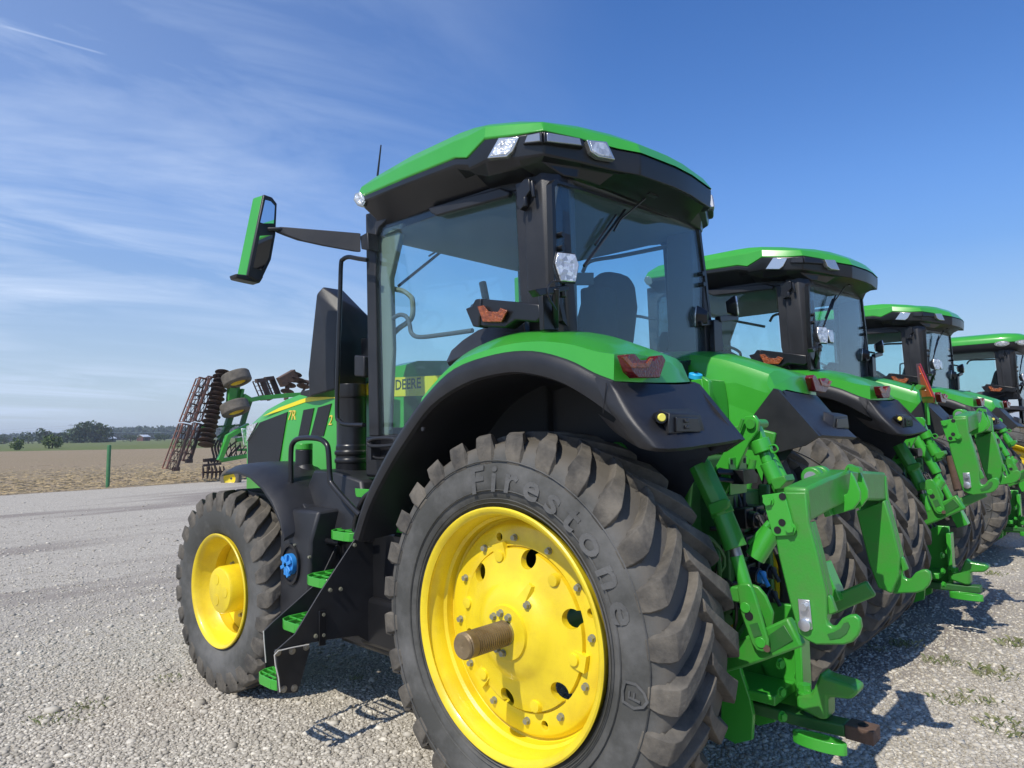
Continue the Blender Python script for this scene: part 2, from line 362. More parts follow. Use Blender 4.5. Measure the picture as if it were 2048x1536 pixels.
for k, (th, ) in enumerate([(-172,), ]):
    t = math.radians(th)
    def cp(dx, dy): # crest pointing outward
        r = .775-dy; a_ = t + dx/.775; return (r*math.cos(a_), .286, r*math.sin(a_))
    sh = [(-.05, .055), (0, .065), (.05, .055), (.055, -.005), (.03, -.05), (0, -.07), (-.03, -.05), (-.055, -.005)]
    sh2 = [(x*.8, y*.8) for x, y in sh]
    o_ = [cp(*p) for p in sh]; i_ = [cp(*p) for p in sh2]; up = Vector((0, .004, 0)); n_ = len(o_)
    for j in range(n_):
        cr.prism([o_[j], o_[(j+1) % n_], i_[(j+1) % n_], i_[j]], up)
    v, f = text_mesh('F', .085, .003); cr.add([cp(-(x-.025), y-.03)[:1]+(.288+z,)+cp(-(x-.025), y-.03)[2:] for x, y, z in v], f)
CR_R = master(cr, 'sidewall_crest', 'letter_rubber', 0)
rg = MB()
for rad in (.635, .655, .70, .845):
    rg.lathe([(.262+.024*min(1, (rad-.6)/.12)-(.003 if rad > .8 else 0), rad-.003), (.268+.024*min(1, (rad-.6)/.12)-(.003 if rad > .8 else 0), rad), (.262+.024*min(1, (rad-.6)/.12)-(.003 if rad > .8 else 0), rad+.003)], seg=72)
RING_R = master(rg, 'bead_rings', 'rubber', 50)
BOLTS_R = []
bb = MB().hexb((0, 0, 0), (0, 1, 0), .0150, .022); bmesh_b = bb.mesh('bolt'); bmesh_b.materials.append(M['bolt_steel'])
for k in range(12):
    o = bpy.data.objects.new('bolt', bmesh_b); t = math.radians(86+30*k); o.location = (.447*math.cos(t), .133, .447*math.sin(t)); BOLTS_R.append(o)
for th, r in ((43, .10), (75, .095), (110, .085), (-60, .10), (-83, .10), (0, .10), (-30, .10)):
    o = bpy.data.objects.new('bolt', bmesh_b); t = math.radians(th); o.location = (r*math.cos(t), .250, r*math.sin(t)); BOLTS_R.append(o)
for th in (131,):
    o = bpy.data.objects.new('bolt', bmesh_b); t = math.radians(th); o.location = (.20*math.cos(t), .226, .20*math.sin(t)); BOLTS_R.append(o)
# front wheel
def rim_front():
    a = MB().lathe([(.185, .395), (.203, .412), (.206, .424), (.2, .430), (.19, .428), (.18, .415), (-.18, .40), (-.2, .43), (-.206, .41), (-.1, .375), (0, .36), (.06, .345), (.08, .36), (.12, .375), (.15, .388)], seg=72, closed=True)
    a.lathe([(-.03, .36), (-.05, .28), (-.05, .15), (-.1, .15), (-.1, .29), (-.06, .37)], seg=48, closed=True)
    a.lathe([(-.06, .27), (-.03, .275), (-.02, .27), (-.02, .19), (-.02, .178), (.165, .178), (.182, .168), (.186, .155), (.187, .0)], seg=48)
    for k in range(3):
        t = math.radians(60+120*k); c = Vector((.09*math.cos(t), .186, .09*math.sin(t))); a.tube([c, c+Vector((0, .004, 0))], .042, 20)
    return a
RIM_F = master(rim_front(), 'front_wheel', 'yellow_paint', 40)
ta, tb = tyre_mesh(FR, .418, .40, 25, .045)
TY_F = master(ta, 'tyre', 'rubber_front', 50); LG_F = master(tb, 'tread_lugs', 'lug_rubber', 30, .005)
BOLTS_F = []
for k in range(12):
    o = bpy.data.objects.new('bolt', bmesh_b); t = math.radians(10+30*k); o.location = (.235*math.cos(t), -.02, .235*math.sin(t)); BOLTS_F.append(o)
def wheel_front(side, loc, parent, yaw=0):
    w = RIM_F.copy(); COL.objects.link(w); w.parent = parent; w.location = loc; w.rotation_euler = (0, 0, yaw if side > 0 else PI+yaw)
    for s_ in [TY_F, LG_F] + BOLTS_F:
        c = s_.copy(); COL.objects.link(c); c.parent = w; c.location = s_.location
        if side < 0 and s_ in (TY_F, LG_F): c.rotation_euler = (0, 0, PI)
    return w
# ------------------------------------------------------------------ the tractor (X forward, Y left, origin under the rear axle)
def mir(mb):
    r = MB(); r.v = [(x, -y, z) for x, y, z in mb.v]; r.f = [f[::-1] for f in mb.f]; return r
def both(name, mb, mt, parent, **k): return mb.build(name, mt, parent, **k), mir(mb).build(name, mt, parent, **k)
T1 = empty('tractor')
def arc(cx, cz, r, a0, a1, n): return [(cx+r*math.cos(math.radians(a0+(a1-a0)*i/n)), cz+r*math.sin(math.radians(a0+(a1-a0)*i/n))) for i in range(n+1)]
# ---- chassis
def chassis(P):
    a = MB(); a.b2(-.42, 1.7, -.30, .30, .62, 1.35); a.b2(.2, 1.5, -.36, .36, 1.2, 1.62); a.b2(-.50, -.30, -.36, .36, .75, 1.75); a.b2(1.7, 4.25, -.22, .22, .75, 1.15)
    a.build('transmission_housing', 'green_dull', P, bevel=.02)
    a = MB().lathe([(.25, .24), (.45, .21), (.55, .16), (.9, .14)], (0, 0, .93), 32); both('axle_housing', a, 'green_cast', P)
    a = MB().cyl((0, .9, .93), (0, 1.195, .93), .062, 28).cyl((0, -.9, .93), (0, -1.195, .93), .062, 28); a.build('axle', 'steel', P)
    for s in (1, -1):
        a = MB(); pr = [(1.10, 0.0), (1.10, .058)]
        y = 1.20
        while y < 1.405: pr += [(y, .0615), (y+.008, .0615), (y+.009, .0575), (y+.013, .0575)]; y += .014
        pr += [(1.41, .0615), (1.45, .062), (1.455, .057), (1.462, .061), (1.47, .055), (1.47, .008), (1.465, .0)]
        a.lathe([(s*p, r) for p, r in pr], (0, 0, .93), 40); a.build('axle_shaft', 'oiled_steel', P)
    a = MB(); a.b2(2.80, 3.05, -.95, .95, .66, .83); a.b2(2.6, 3.3, -.2, .2, .7, 1.0); a.cyl((2.925, .85, .745), (2.925, 1.15, .745), .17, 24).cyl((2.925, -.85, .745), (2.925, -1.15, .745), .17, 24)
    a.build('front_axle', 'green_cast', P, bevel=.015)
    a = MB(); a.b2(1.75, 4.1, -.36, .36, 1.1, 1.75); a.b2(1.9, 2.2, -.42, .42, 1.25, 1.6); a.build('engine_block', 'green_dull', P, bevel=.03)
    a = MB(); a.b2(4.1, 4.75, -.30, .30, .8, 1.25); a.build('front_weight_bracket', 'green_paint', P, bevel=.03)
chassis(T1)
wheel_rear(1, (0, .93, .93), T1, text=True); wheel_rear(-1, (0, -.93, .93), T1)
wheel_front(1, (2.925, 1.11, .745), T1, math.radians(2)); wheel_front(-1, (2.925, -1.11, .745), T1, math.radians(2))
# ---- rear fenders
B_ = [(1.25, 1.29), (1.13, 1.518), (.964, 1.733), (.771, 1.936), (.546, 2.126), (.318, 2.253), (.017, 2.302), (-.234, 2.296), (-.447, 2.238), (-.60, 2.165), (-.70, 2.126)]
R_ = [(1.22, 1.50), (1.10, 1.75), (.95, 1.98), (.78, 2.18), (.60, 2.33), (.40, 2.42), (.147, 2.464), (-.12, 2.448), (-.35, 2.40), (-.53, 2.335), (-.72, 2.258)]
MZ = [.02, .025, .025, .03, .03, .035, .04, .05, .075, .10, .118]
A_ = [(1.20, 1.27), (1.085, 1.48), (.915, 1.69), (.722, 1.885), (.505, 2.065), (.24, 2.17), (0, 2.205), (-.18, 2.20), (-.385, 2.150), (-.55, 2.07), (-.715, 1.965)]
def dens(lst, k=4, last=2):
    "smooth the profile but keep the sharp last corner(s)"
    n = len(lst)-last; P = smoothpath([Vector((*p, 0)) if len(p) == 2 else Vector(p) for p in lst[:n+1]], k)
    L2 = len(lst[0]); return [tuple(p)[:L2] for p in P] + [tuple(q) for q in lst[n+1:]]
def gsm(rows, ku=3, kv=3):
    r = [smoothpath(q, kv) for q in rows]; cols = [smoothpath([q[j] for q in r], ku) for j in range(len(r[0]))]
    return [[c[i] for c in cols] for i in range(len(cols[0]))]
Bd, Rd, Ad = dens(B_, 4, 1), dens(R_, 4, 1), dens(A_, 4, 1)
Md = [p[0] for p in dens([(m_, 0) for m_ in MZ], 4, 1)]
def fender_green():
    a = MB(); r = []
    k0 = 15; n = len(Bd)
    for i in range(k0, n):
        bx, bz = Bd[i]; rx, rz = Rd[i]; mx, mz = bx, bz+Md[i]
        e = (i == n-1); rin = (-.705, 2.20) if e else (rx, rz)
        k1 = Vector((mx*.55+rx*.45, 1.06, mz*.42+rz*.58))
        pts = [Vector((bx, 1.205, bz)), Vector((mx, 1.195, mz)), k1, Vector((rx, .93, rz-.012)), Vector((rin[0]*.5+rx*.5, .75, (rin[1]+rz)/2+.004)), Vector((rin[0]+.01, .60, rin[1]-.012)),
               Vector((rin[0]+.015, .535, rin[1]-.035)), Vector((rin[0]+.02, .51, rin[1]-.09)), Vector((min(rin[0]+.02, .9)*.9+.02, .505, max(1.3, rin[1]-.62)))]
        r.append(pts)
    a.loft(r, closed=False)
    f = [(-.70, 1.205, 2.126), (-.70, 1.195, 2.244), (-.712, 1.06, 2.255), (-.72, .93, 2.246), (-.713, .75, 2.233), (-.695, .60, 2.188), (-.69, .535, 2.165), (-.685, .51, 2.11)]
    g = [(-.72, 1.06, 2.126), (-.735, .93, 2.128), (-.74, .75, 2.135), (-.735, .60, 2.145)]
    a.add(f+g, [(0, 1, 2, 8), (8, 2, 3, 9), (9, 3, 4, 10), (10, 4, 5, 11), (11, 5, 6, 7)])
    a.add([(-.685, .508, 2.11), (-.50, .508, 1.90), (-.2, .508, 1.55), (-.1, .508, 2.2), (-.45, .508, 2.2)], [(0, 1, 2, 3, 4)])
    return a
def fender_black():
    a = MB(); r = []
    for i in range(len(Bd)):
        bx, bz = Bd[i]; ax, az = Ad[i]
        r.append([Vector((bx, 1.14, bz+.006)), Vector((bx, 1.205, bz+.004)), Vector((bx*.97+ax*.03, 1.219, bz-.008)), Vector(((bx+ax)/2, 1.229, (bz+az)/2)), Vector((ax, 1.215, az)), Vector((ax, 1.19, az-.01)), Vector(((ax+bx)/2, 1.19, (az+bz)/2-.01))])
    a.loft(r)
    # front part of the mudguard is black right across
    r = []
    for i in range(0, 17):
        bx, bz = Bd[i]; rx, rz = Rd[i]; ax, az = Ad[i]
        r.append([Vector((bx, 1.20, bz+.004)), Vector((bx*.6+rx*.4, 1.10, bz*.55+rz*.45)), Vector((rx, .93, rz-.004)), Vector((rx, .60, rz-.01)), Vector((rx-.03, .60, rz-.06)), Vector((ax, .9, az+.04)), Vector((ax, 1.19, az-.005))])
    a.loft(r)
    T_ = [(-.60, 1.217, 2.160), (-.66, 1.219, 2.138), (-.704, 1.210, 2.122), (-.728, 1.06, 2.121), (-.744, .93, 2.121), (-.748, .75, 2.125), (-.735, .535, 2.14)]
    mid = [(-.66, 1.237, 2.06), (-.735, 1.242, 2.015), (-.80, 1.228, 1.99), (-.835, 1.10, 1.985), (-.845, .95, 1.985), (-.845, .75, 1.987), (-.83, .535, 1.995)]
    m2 = [(-.70, 1.237, 2.0), (-.79, 1.247, 1.935), (-.87, 1.236, 1.905), (-.905, 1.10, 1.91), (-.91, .95, 1.915), (-.91, .75, 1.918), (-.90, .535, 1.925)]
    Bt = [(-.72, 1.225, 1.96), (-.82, 1.237, 1.868), (-.925, 1.225, 1.838), (-.975, 1.10, 1.838), (-.98, .95, 1.845), (-.975, .75, 1.852), (-.955, .535, 1.862)]
    V_ = lambda q: [Vector(p) for p in q]
    G = gsm([V_(T_), V_(mid), V_(m2), V_(Bt)], 3, 3)
    bl = G[-1]; G2 = [[p+Vector((.02, -.012, -.014)) for p in bl], [Vector((p.x+.17, min(p.y, 1.12), p.z+.03)) for p in bl]]
    a.loft(G+G2, closed=False)
    a.prism([(-.728, .54, 2.138), (-.80, .54, 2.05), (-.955, .54, 1.858), (-.86, .54, 1.80), (-.62, .54, 1.74), (-.49, .54, 1.90), (-.70, .54, 2.150)], (0, -.05, 0))
    r = []
    for i in range(len(Ad)):
        ax, az = Ad[i]; r.append([Vector((ax, 1.19, az-.012)), Vector((ax*.97, .9, az+.02)), Vector((ax*.96, .62, az+.02)), Vector((ax*.95, .54, az-.03)), Vector((ax*.6, .52, max(1.25, az-.75)))])
    r.append([Vector((-.80, 1.16, 1.86)), Vector((-.82, .9, 1.86)), Vector((-.82, .62, 1.86)), Vector((-.80, .54, 1.8)), Vector((-.4, .52, 1.3))])
    a.loft(r, closed=False)
    return a
fg = fender_green(); fb_ = fender_black()
for s in (1, -1):
    q = fg if s > 0 else mir(fg); o = q.build('rear_fender', 'green_paint', T1, smooth=27)
    q = fb_ if s > 0 else mir(fb_); k = q.build('fender_trim', 'black_plastic', o, smooth=50)
    # tail lamp
    R0 = [(1233, 711), (1251, 710), (1262, 722), (1289, 722), (1297, 713), (1306, 712), (1313, 722), (1301, 757), (1258, 757), (1245, 745)]
    def tl(pxs, x, e):
        a = MB().pp(pxs, (e, 0, 0), X=x); return a if s > 0 else mir(a)
    b = tl(R0, -.735, -.05); c = b.build('tail_lamp', 'red_lens', o, bevel=.004)
    ins = [(1241, 714), (1251, 713), (1262, 726), (1290, 726), (1299, 716), (1305, 716), (1294, 736), (1260, 736)]
    tl(ins, -.782, -.008).build('amber_lens', 'amber_lens', o, bevel=.002)
    # control box on the fender
    a = MB()
    fr = [Vector(A(x, y, X=-.922)) for x, y in [(1340, 826), (1401, 828), (1411, 868), (1336, 868)]]
    bk = [Vector(A(x, y, X=-.86)) for x, y in [(1316, 818), (1377, 816), (1400, 868), (1318, 872)]]
    bk[2].x = -.89; bk[3].x = -.89
    a.loft([fr, bk]); a = a if s > 0 else mir(a)
    bx = a.build('control_box', 'black_plastic', o, bevel=.006)
    pn = MB().pp([(1350, 834), (1393, 836), (1399, 864), (1350, 864)], (-.008, 0, 0), X=-.924)
    if s > 0:
        pn.pp([(1365, 839), (1372, 839), (1372, 846), (1365, 846)], (-.016, 0, 0), X=-.924); pn.pp([(1366, 851), (1373, 851), (1373, 858), (1366, 858)], (-.016, 0, 0), X=-.924)
    pn = pn if s > 0 else mir(pn); pn.build('switch_panel', 'black_smooth', o, bevel=.003)
    if s > 0:
        c0 = A(1322, 835, X=-.895); n_ = (CC-c0).normalized()*.3 + Vector((-1, .8, 0)); n_.normalize()
        MB().cyl(c0-n_*.05, c0+n_*.006, .025, 20).build('button_collar', 'black_smooth', o)
        MB().cyl(c0, c0+n_*.016, .017, 20).build('yellow_button', 'yellow_button', o, bevel=.003)
# small screws and seams on the mudguards, cast fins on the wheel disc
for px in ((848, 858),):
    c = A(*px, Y=1.19); MB().tube([c, c+Vector((0, .012, 0))], .012, 12).build('fender_screw', 'black_plastic', T1)
MB().tube([A(1213, 766, Y=1.236), A(1209, 800, Y=1.243), A(1206, 826, Y=1.238)], .0022, 6).build('trim_seam', 'dark_void', T1)
# ---- cab
YS = .83
cabo = MB()
def cabframe():
    a = MB()
    # door frame: outer and inner outline on the left side, built from strips
    def strip(px, t=.07, y=YS): a.pp(px, (0, -t, 0), Y=y)
    strip([(731, 428), (752, 452), (750, 560), (757, 872), (738, 872), (733, 560)], .06)           # front pillar
    strip([(731, 428), (1040, 338), (1062, 345), (1062, 378), (1018, 383), (812, 424), (775, 437), (757, 455), (752, 470), (750, 455)], .06)
    strip([(1018, 383), (1062, 376), (1066, 480), (1078, 612), (1060, 640), (1046, 625), (1040, 590), (1031, 395), (1027, 387)], .06)
    strip([(738, 872), (757, 872), (800, 868), (800, 905), (738, 905)], .06)
    return a
a = cabframe()
fr_l = a.build('door_frame', 'black_plastic', T1, bevel=.006)
mir(a).build('door_frame', 'black_plastic', T1, bevel=.006)
# corner posts
a = MB()
top = [A(1063, 350, Y=.85), A(1098, 345, Y=.80)]
a.loft([[Vector((.10, .86, 3.38)), Vector((-.02, .86, 3.38)), Vector((-.10, .80, 3.38)), Vector((-.10, .72, 3.38)), Vector((.0, .74, 3.38)), Vector((.10, .80, 3.38))],
        [Vector((.10, .865, 2.9)), Vector((-.04, .865, 2.9)), Vector((-.13, .80, 2.9)), Vector((-.13, .74, 2.9)), Vector((.0, .74, 2.9)), Vector((.10, .80, 2.9))],
        [Vector((.08, .865, 2.35)), Vector((-.06, .865, 2.35)), Vector((-.15, .80, 2.35)), Vector((-.15, .72, 2.35)), Vector((.0, .74, 2.35)), Vector((.08, .80, 2.35))]])
both('corner_post', a, 'black_plastic', T1, bevel=.008)
# rear window frame + glass (plane X = -.13)
out = [(1100, 352), (1398, 447), (1430, 700), (1360, 760), (1150, 700), (1108, 600)]
inn = [(1105, 372), (1112, 364), (1385, 449), (1397, 457), (1410, 560), (1423, 680), (1420, 700), (1360, 735), (1250, 715), (1150, 668), (1128, 640), (1110, 560)]
gl = MB().pp(inn, (.008, 0, 0), X=-.125).build('rear_window', 'dusty_glass', T1)
fp = [A(x, y, X=-.13) for x, y in inn]; cen = sum(fp, Vector())/len(fp)
a = MB(); rr = []
for p in fp:
    d = (p-cen); d.x = 0; d.normalize(); rr.append([p-d*.012+Vector((-.008, 0, 0)), p+d*.018+Vector((-.008, 0, 0)), p+d*.018+Vector((.03, 0, 0)), p-d*.012+Vector((.03, 0, 0))])
rr.append(rr[0]); a.loft(rr, True, False); a.build('rear_window_frame', 'black_smooth', gl)
for px in ((1121, 470), (1121, 497), (1402, 548), (1404, 569)):
    c0 = A(*px, X=-.14); MB().cyl(c0+Vector((.02, 0, 0)), c0-Vector((.02, 0, 0)), .016, 14).build('glass_bolt', 'black_smooth', gl)
# side and front glass
side = [(752, 470), (757, 455), (775, 437), (812, 424), (1018, 383), (1030, 390), (1040, 590), (1046, 640), (1000, 690), (960, 720), (870, 760), (800, 868), (755, 870)]
for s in (1, -1):
    a = MB().pp(side, (0, -.006, 0), Y=YS-.02); a = a if s > 0 else mir(a); a.build('side_window', 'tinted_glass', T1)
a = MB(); a.prism([(1.66, .72, 1.95), (1.66, -.72, 1.95), (1.60, -.74, 3.38), (1.60, .74, 3.38)], (-.006, 0, 0)); a.build('windscreen', 'tinted_glass', T1)
a = MB(); a.b2(.95, 1.6, -.74, .74, 1.62, 1.70); a.b2(-.07, .95, -.49, .49, 1.625, 1.705); a.b2(-.14, -.08, -.48, .48, 1.6, 2.36); a.b2(1.58, 1.66, -.72, .72, 1.6, 1.96)
a.b2(1.2, 1.64, .70, .79, 1.62, 1.84); a.build('cab_floor', 'black_smooth', T1, bevel=.01)
# light coloured inner A pillars with a grab opening
a = MB(); a.loft([[Vector((1.62, .70, 1.9)), Vector((1.47, .74, 1.9)), Vector((1.47, .78, 1.9)), Vector((1.64, .78, 1.9))], [Vector((1.60, .70, 2.5)), Vector((1.42, .74, 2.5)), Vector((1.42, .78, 2.5)), Vector((1.62, .78, 2.5))],
                  [Vector((1.58, .70, 3.0)), Vector((1.45, .73, 3.0)), Vector((1.45, .78, 3.0)), Vector((1.60, .78, 3.0))], [Vector((1.56, .70, 3.36)), Vector((1.30, .73, 3.36)), Vector((1.30, .78, 3.36)), Vector((1.60, .78, 3.36))]])
both('inner_pillar', a, 'beige_plastic', T1, bevel=.01)
a = MB().tube(smoothpath([A(x, y, Y=.70) for x, y in [(788, 578), (806, 582), (820, 592), (825, 602), (825, 630), (816, 644), (800, 655), (788, 666)]]), .018, 8); both('pillar_handle', a, 'beige_plastic', T1)
a = MB(); a.loft([[Vector((.12, -.76, 2.42)), Vector((-.1, -.76, 2.42)), Vector((-.1, -.66, 2.42)), Vector((.12, -.66, 2.42))], [Vector((.10, -.76, 3.36)), Vector((-.1, -.76, 3.36)), Vector((-.1, -.66, 3.36)), Vector((.10, -.66, 3.36))]])
both('inner_rear_pillar', a, 'grey_plastic', T1, bevel=.01)
# roof -------------------------------------------------
P_low = [(1.74, .62, 3.57), (1.62, .93, 3.58), (1.05, .985, 3.545), (.50, 1.02, 3.515), (.40, 1.02, 3.485), (.24, 1.03, 3.55), (.02, .99, 3.515), (-.11, .935, 3.512), (-.20, .73, 3.50), (-.30, .52, 3.475), (-.385, .42, 3.455), (-.42, .1, 3.455)]
P_top = [(1.60, .58, 3.70), (1.48, .86, 3.71), (1.00, .93, 3.70), (.52, .955, 3.69), (.40, .95, 3.685), (.28, .94, 3.67), (.10, .90, 3.64), (-.03, .84, 3.615), (-.12, .66, 3.62), (-.19, .44, 3.62), (-.25, .30, 3.60), (-.26, .08, 3.61)]
P_mid = [(1.70, .62, 3.64), (1.58, .92, 3.645), (1.03, .975, 3.635), (.51, 1.01, 3.62), (.40, 1.01, 3.615), (.25, 1.01, 3.625), (.05, .965, 3.59), (-.08, .91, 3.575), (-.17, .715, 3.57), (-.26, .50, 3.56), (-.34, .39, 3.53), (-.36, .09, 3.54)]
P_blk = [(1.70, .60, 3.40), (1.56, .86, 3.40), (1.05, .90, 3.40), (.50, .92, 3.385), (.40, .93, 3.38), (.24, .95, 3.38), (.0, .95, 3.36), (-.10, .90, 3.36), (-.17, .73, 3.36), (-.26, .52, 3.355), (-.34, .42, 3.35), (-.37, .1, 3.35)]
P_in = [(1.62, .56, 3.36), (1.56, .80, 3.36), (1.05, .82, 3.36), (.5, .83, 3.35), (.4, .83, 3.35), (.24, .83, 3.34), (.0, .83, 3.30), (-.12, .78, 3.30), (-.15, .70, 3.30), (-.16, .52, 3.30), (-.17, .42, 3.30), (-.17, .1, 3.30)]
def ring(P, dz=0): return [Vector((x, y, z+dz)) for x, y, z in P] + [Vector((x, -y, z+dz)) for x, y, z in P[::-1]]
def inset(P, k, z): return [Vector((.65+(x-.65)*k, y*k, z)) for x, y, _ in P] + [Vector((.65+(x-.65)*k, -y*k, z)) for x, y, _ in P[::-1]]
a = MB().loft([inset(P_low, .96, 3.50), ring(P_low), ring(P_mid), ring(P_top), [Vector((.65+(p.x-.65)*.8, p.y*.8, p.z+.012)) for p in ring(P_top)], [Vector((.65+(p.x-.65)*.4, p.y*.4, 3.70)) for p in ring(P_top)]])
roof = a.build('roof', 'green_paint', T1, smooth=-8, bevel=.014)
def toC(x, y, k): return (.65+(x-.65)*k, y*k)
P_lip = [(*toC(x, y, .992), z-(.045 if i < 5 else .06)) for i, (x, y, z) in enumerate(P_low)]
P_b2 = [(*toC(x, y, .975 if i < 5 else .985), z-(.06 if i < 5 else .125)) for i, (x, y, z) in enumerate(P_low)]
P_b3 = [(*toC(x, y, .90 if i < 5 else .95), 3.42 if i < 5 else 3.355) for i, (x, y, z) in enumerate(P_low)]
a = MB().loft([ring([(*toC(x, y, .97), z+.015) for x, y, z in P_low]), ring([(*toC(x, y, .994), z-.003) for x, y, z in P_low]), ring(P_lip), ring(P_b2), ring(P_b3), ring(P_in)])
a.build('roof_lining', 'black_smooth', roof, smooth=-8, bevel=.008)
MB().loft([inset(P_in, .93, 3.29), inset(P_in, .99, 3.31)]).build('headliner', 'headliner', roof)
# rear roof lamps and light bar, one set at each rear corner
def quad_lamp(c, u, v, n, pts, t=.03, lens='lamp_glass', bez='chrome_bezel', par=None, k=.84):
    "c centre, u/v in-plane axes, pts 2D outline"
    for s in (1, -1):
        P = [Vector(c)+Vector(u)*x+Vector(v)*y for x, y in pts]; a = MB().prism([p-Vector(n)*t for p in P], Vector(n)*t)
        q = a if s > 0 else mir(a); o = q.build('roof_lamp', bez, par, bevel=.005)
        P2 = [Vector(c)+Vector(u)*x*k+Vector(v)*y*k for x, y in pts]; a = MB().prism([p-Vector(n)*.01 for p in P2], Vector(n)*.018)
        q = a if s > 0 else mir(a); q.build('lens', lens, o, bevel=.004)
def facelamp(pxs, ax, lens='lamp_glass', bez='chrome_bezel', name='roof_lamp', k=.84, out=.02, par=None, nrm=(1, 0, 0)):
    pass
def planepts(pxs, p0, n):
    n = Vector(n).normalized(); o = []
    for x, y in pxs:
        d = CW + (x-1024)/CF*CR - (y-768)/CF*CU; o.append(CC + d*((Vector(p0)-CC).dot(n)/d.dot(n)))
    return o, n
def plamp(pxs, p0, n, par, name='roof_lamp', k=.82, th=.03, lens='lamp_glass', bez='chrome_bezel', two=True):
    P, n = planepts(pxs, p0, n)
    if n.dot(CC-P[0]) < 0: n = -n
    c = sum(P, Vector())/len(P); P2 = [c+(p-c)*k for p in P]
    for s in (1, -1) if two else (1,):
        a = MB().prism([p-n*th for p in P], n*(th+.012)); a = a if s > 0 else mir(a); o = a.build(name, bez, par, bevel=.004)
        a = MB().prism(P2, n*.016); a = a if s > 0 else mir(a); a.build('lens', lens, o, bevel=.004)
V0 = Vector((-.11, .945, 3.46)); VA = Vector((.22, 1.035, 3.46)); VB = Vector((-.36, .46, 3.42))
nA = (VA-V0).cross(Vector((0, -.04, 1))); nB = (VB-V0).cross(Vector((.10, 0, 1)))
plamp([(999, 277), (1040, 275), (1027, 303), (1015, 315), (976, 318)], VA, nA, roof)
plamp([(1172, 281), (1212, 285), (1229, 321), (1195, 315), (1180, 305)], VB, nB, roof)
plamp([(1054, 271), (1085, 265), (1086, 286), (1047, 290)], V0, nA, roof, 'light_bar', .80, .03, 'lamp_bar', 'black_smooth')
plamp([(1086, 265), (1163, 279), (1167, 295), (1087, 286)], V0, nB, roof, 'light_bar', .86, .03, 'lamp_bar', 'black_smooth')
plamp([(711, 388), (722, 384), (735, 400), (728, 413), (716, 412), (708, 400)], (1.60, .95, 3.5), (-.45, .9, -.1), roof, 'corner_lamp', .8, .05)
# side awning strip above the door
MB().pp([(855, 415), (1000, 375), (1018, 383), (1016, 393), (872, 432), (860, 425)], (0, -.04, 0), Y=.865).build('door_header', 'black_plastic', T1, bevel=.01)
MB().tube([A(755, 352, Y=.8), A(762, 290, Y=.8)], [.008, .005], 8).build('antenna', 'black_smooth', T1)
for px in ((1312, 345), (1358, 369)): MB().cyl(A(*px, X=-.36)+Vector((.03, 0, 0)), A(*px, X=-.385), .012, 12).build('roof_plug', 'dark_void', roof)
# door hinge
a = MB(); a.pp([(1042, 372), (1055, 368), (1060, 362), (1070, 362), (1072, 385), (1064, 396), (1060, 415), (1052, 424), (1043, 412), (1046, 396)], (0, .05, 0), Y=.85)
a.cyl(A(1050, 395, Y=.91), A(1050, 414, Y=.91), .016, 12); a.cyl(A(1064, 362, Y=.90), A(1068, 395, Y=.90), .012, 8)
a.build('door_hinge', 'black_smooth', T1, bevel=.004)
# wipers
a = MB().tube([A(1303, 386, X=-.22), A(1240, 440, X=-.17), A(1228, 462, X=-.165)], .006, 6).tube([A(1250, 420, X=-.17), A(1168, 532, X=-.15)], .009, 6).tube([A(1232, 430, X=-.17), A(1190, 490, X=-.155)], .007, 6)
a.box(A(1300, 385, X=-.24), (.06, .10, .05)); a.build('rear_wiper', 'black_smooth', T1)
a = MB().tube([A(797, 572, X=1.66), A(890, 497, X=1.66)], .012, 6).tube([A(858, 512, X=1.66), A(893, 490, X=1.66)], .008, 6); a.build('front_wiper', 'black_smooth', T1)
# ---- interior
a = MB()
def seat():
    rings = []
    for z, x, w, t in ((2.18, .50, .22, .08), (2.30, .46, .27, .10), (2.55, .40, .29, .11), (2.78, .34, .27, .10), (2.93, .31, .20, .09), (2.99, .30, .12, .06)):
        rings.append([Vector((x+t*.5, -w, z)), Vector((x-t*.2, -w*1.02, z)), Vector((x-t, -w*.8, z)), Vector((x-t*1.2, 0, z)), Vector((x-t, w*.8, z)), Vector((x-t*.2, w*1.02, z)), Vector((x+t*.5, w, z)), Vector((x+t*.8, 0, z))])
    rings = [[p+Vector((0, -.27, 0)) for p in r] for r in rings]
    return MB().loft(rings).b2(.42, .95, -.52, -.02, 2.08, 2.20).b2(.5, .85, -.45, -.1, 1.7, 2.1)
seat().build('seat', 'seat_fabric', T1, bevel=.03, seg=3)
MB().b2(.35, .95, -.74, -.58, 2.15, 2.38).build('side_console', 'seat_fabric', T1, bevel=.02); MB().b2(.15, .30, -.1, .12, 2.3, 2.84).build('monitor_back', 'seat_fabric', T1, bevel=.02); MB().b2(.2, .9, .35, .6, 1.7, 2.3).build('side_console', 'seat_fabric', T1, bevel=.02)
a = MB().pp([(1150, 545), (1188, 545), (1188, 570), (1150, 570)], (.02, 0, 0), X=.2); a.build('display', 'grey_plastic', T1, bevel=.005)
a = MB(); sc = Vector((1.16, 0, 2.78)); ax = Vector((-.5, 0, .86)).normalized(); e1 = ax.cross(Vector((0, 1, 0))).normalized(); e2 = Vector((0, 1, 0))
a.tube([sc+(e1*math.cos(t)+e2*math.sin(t))*.2 for t in [2*PI*i/24 for i in range(25)]], .016, 8); a.tube([sc-ax*.1, sc-ax*1.0], .06, 10); a.tube([sc-e1*.2, sc+e1*.2], .015, 6)
a.tube([A(972, 600, Y=.05), A(965, 565, Y=.05)], .028, 10); a.build('steering_wheel', 'grey_plastic', T1)
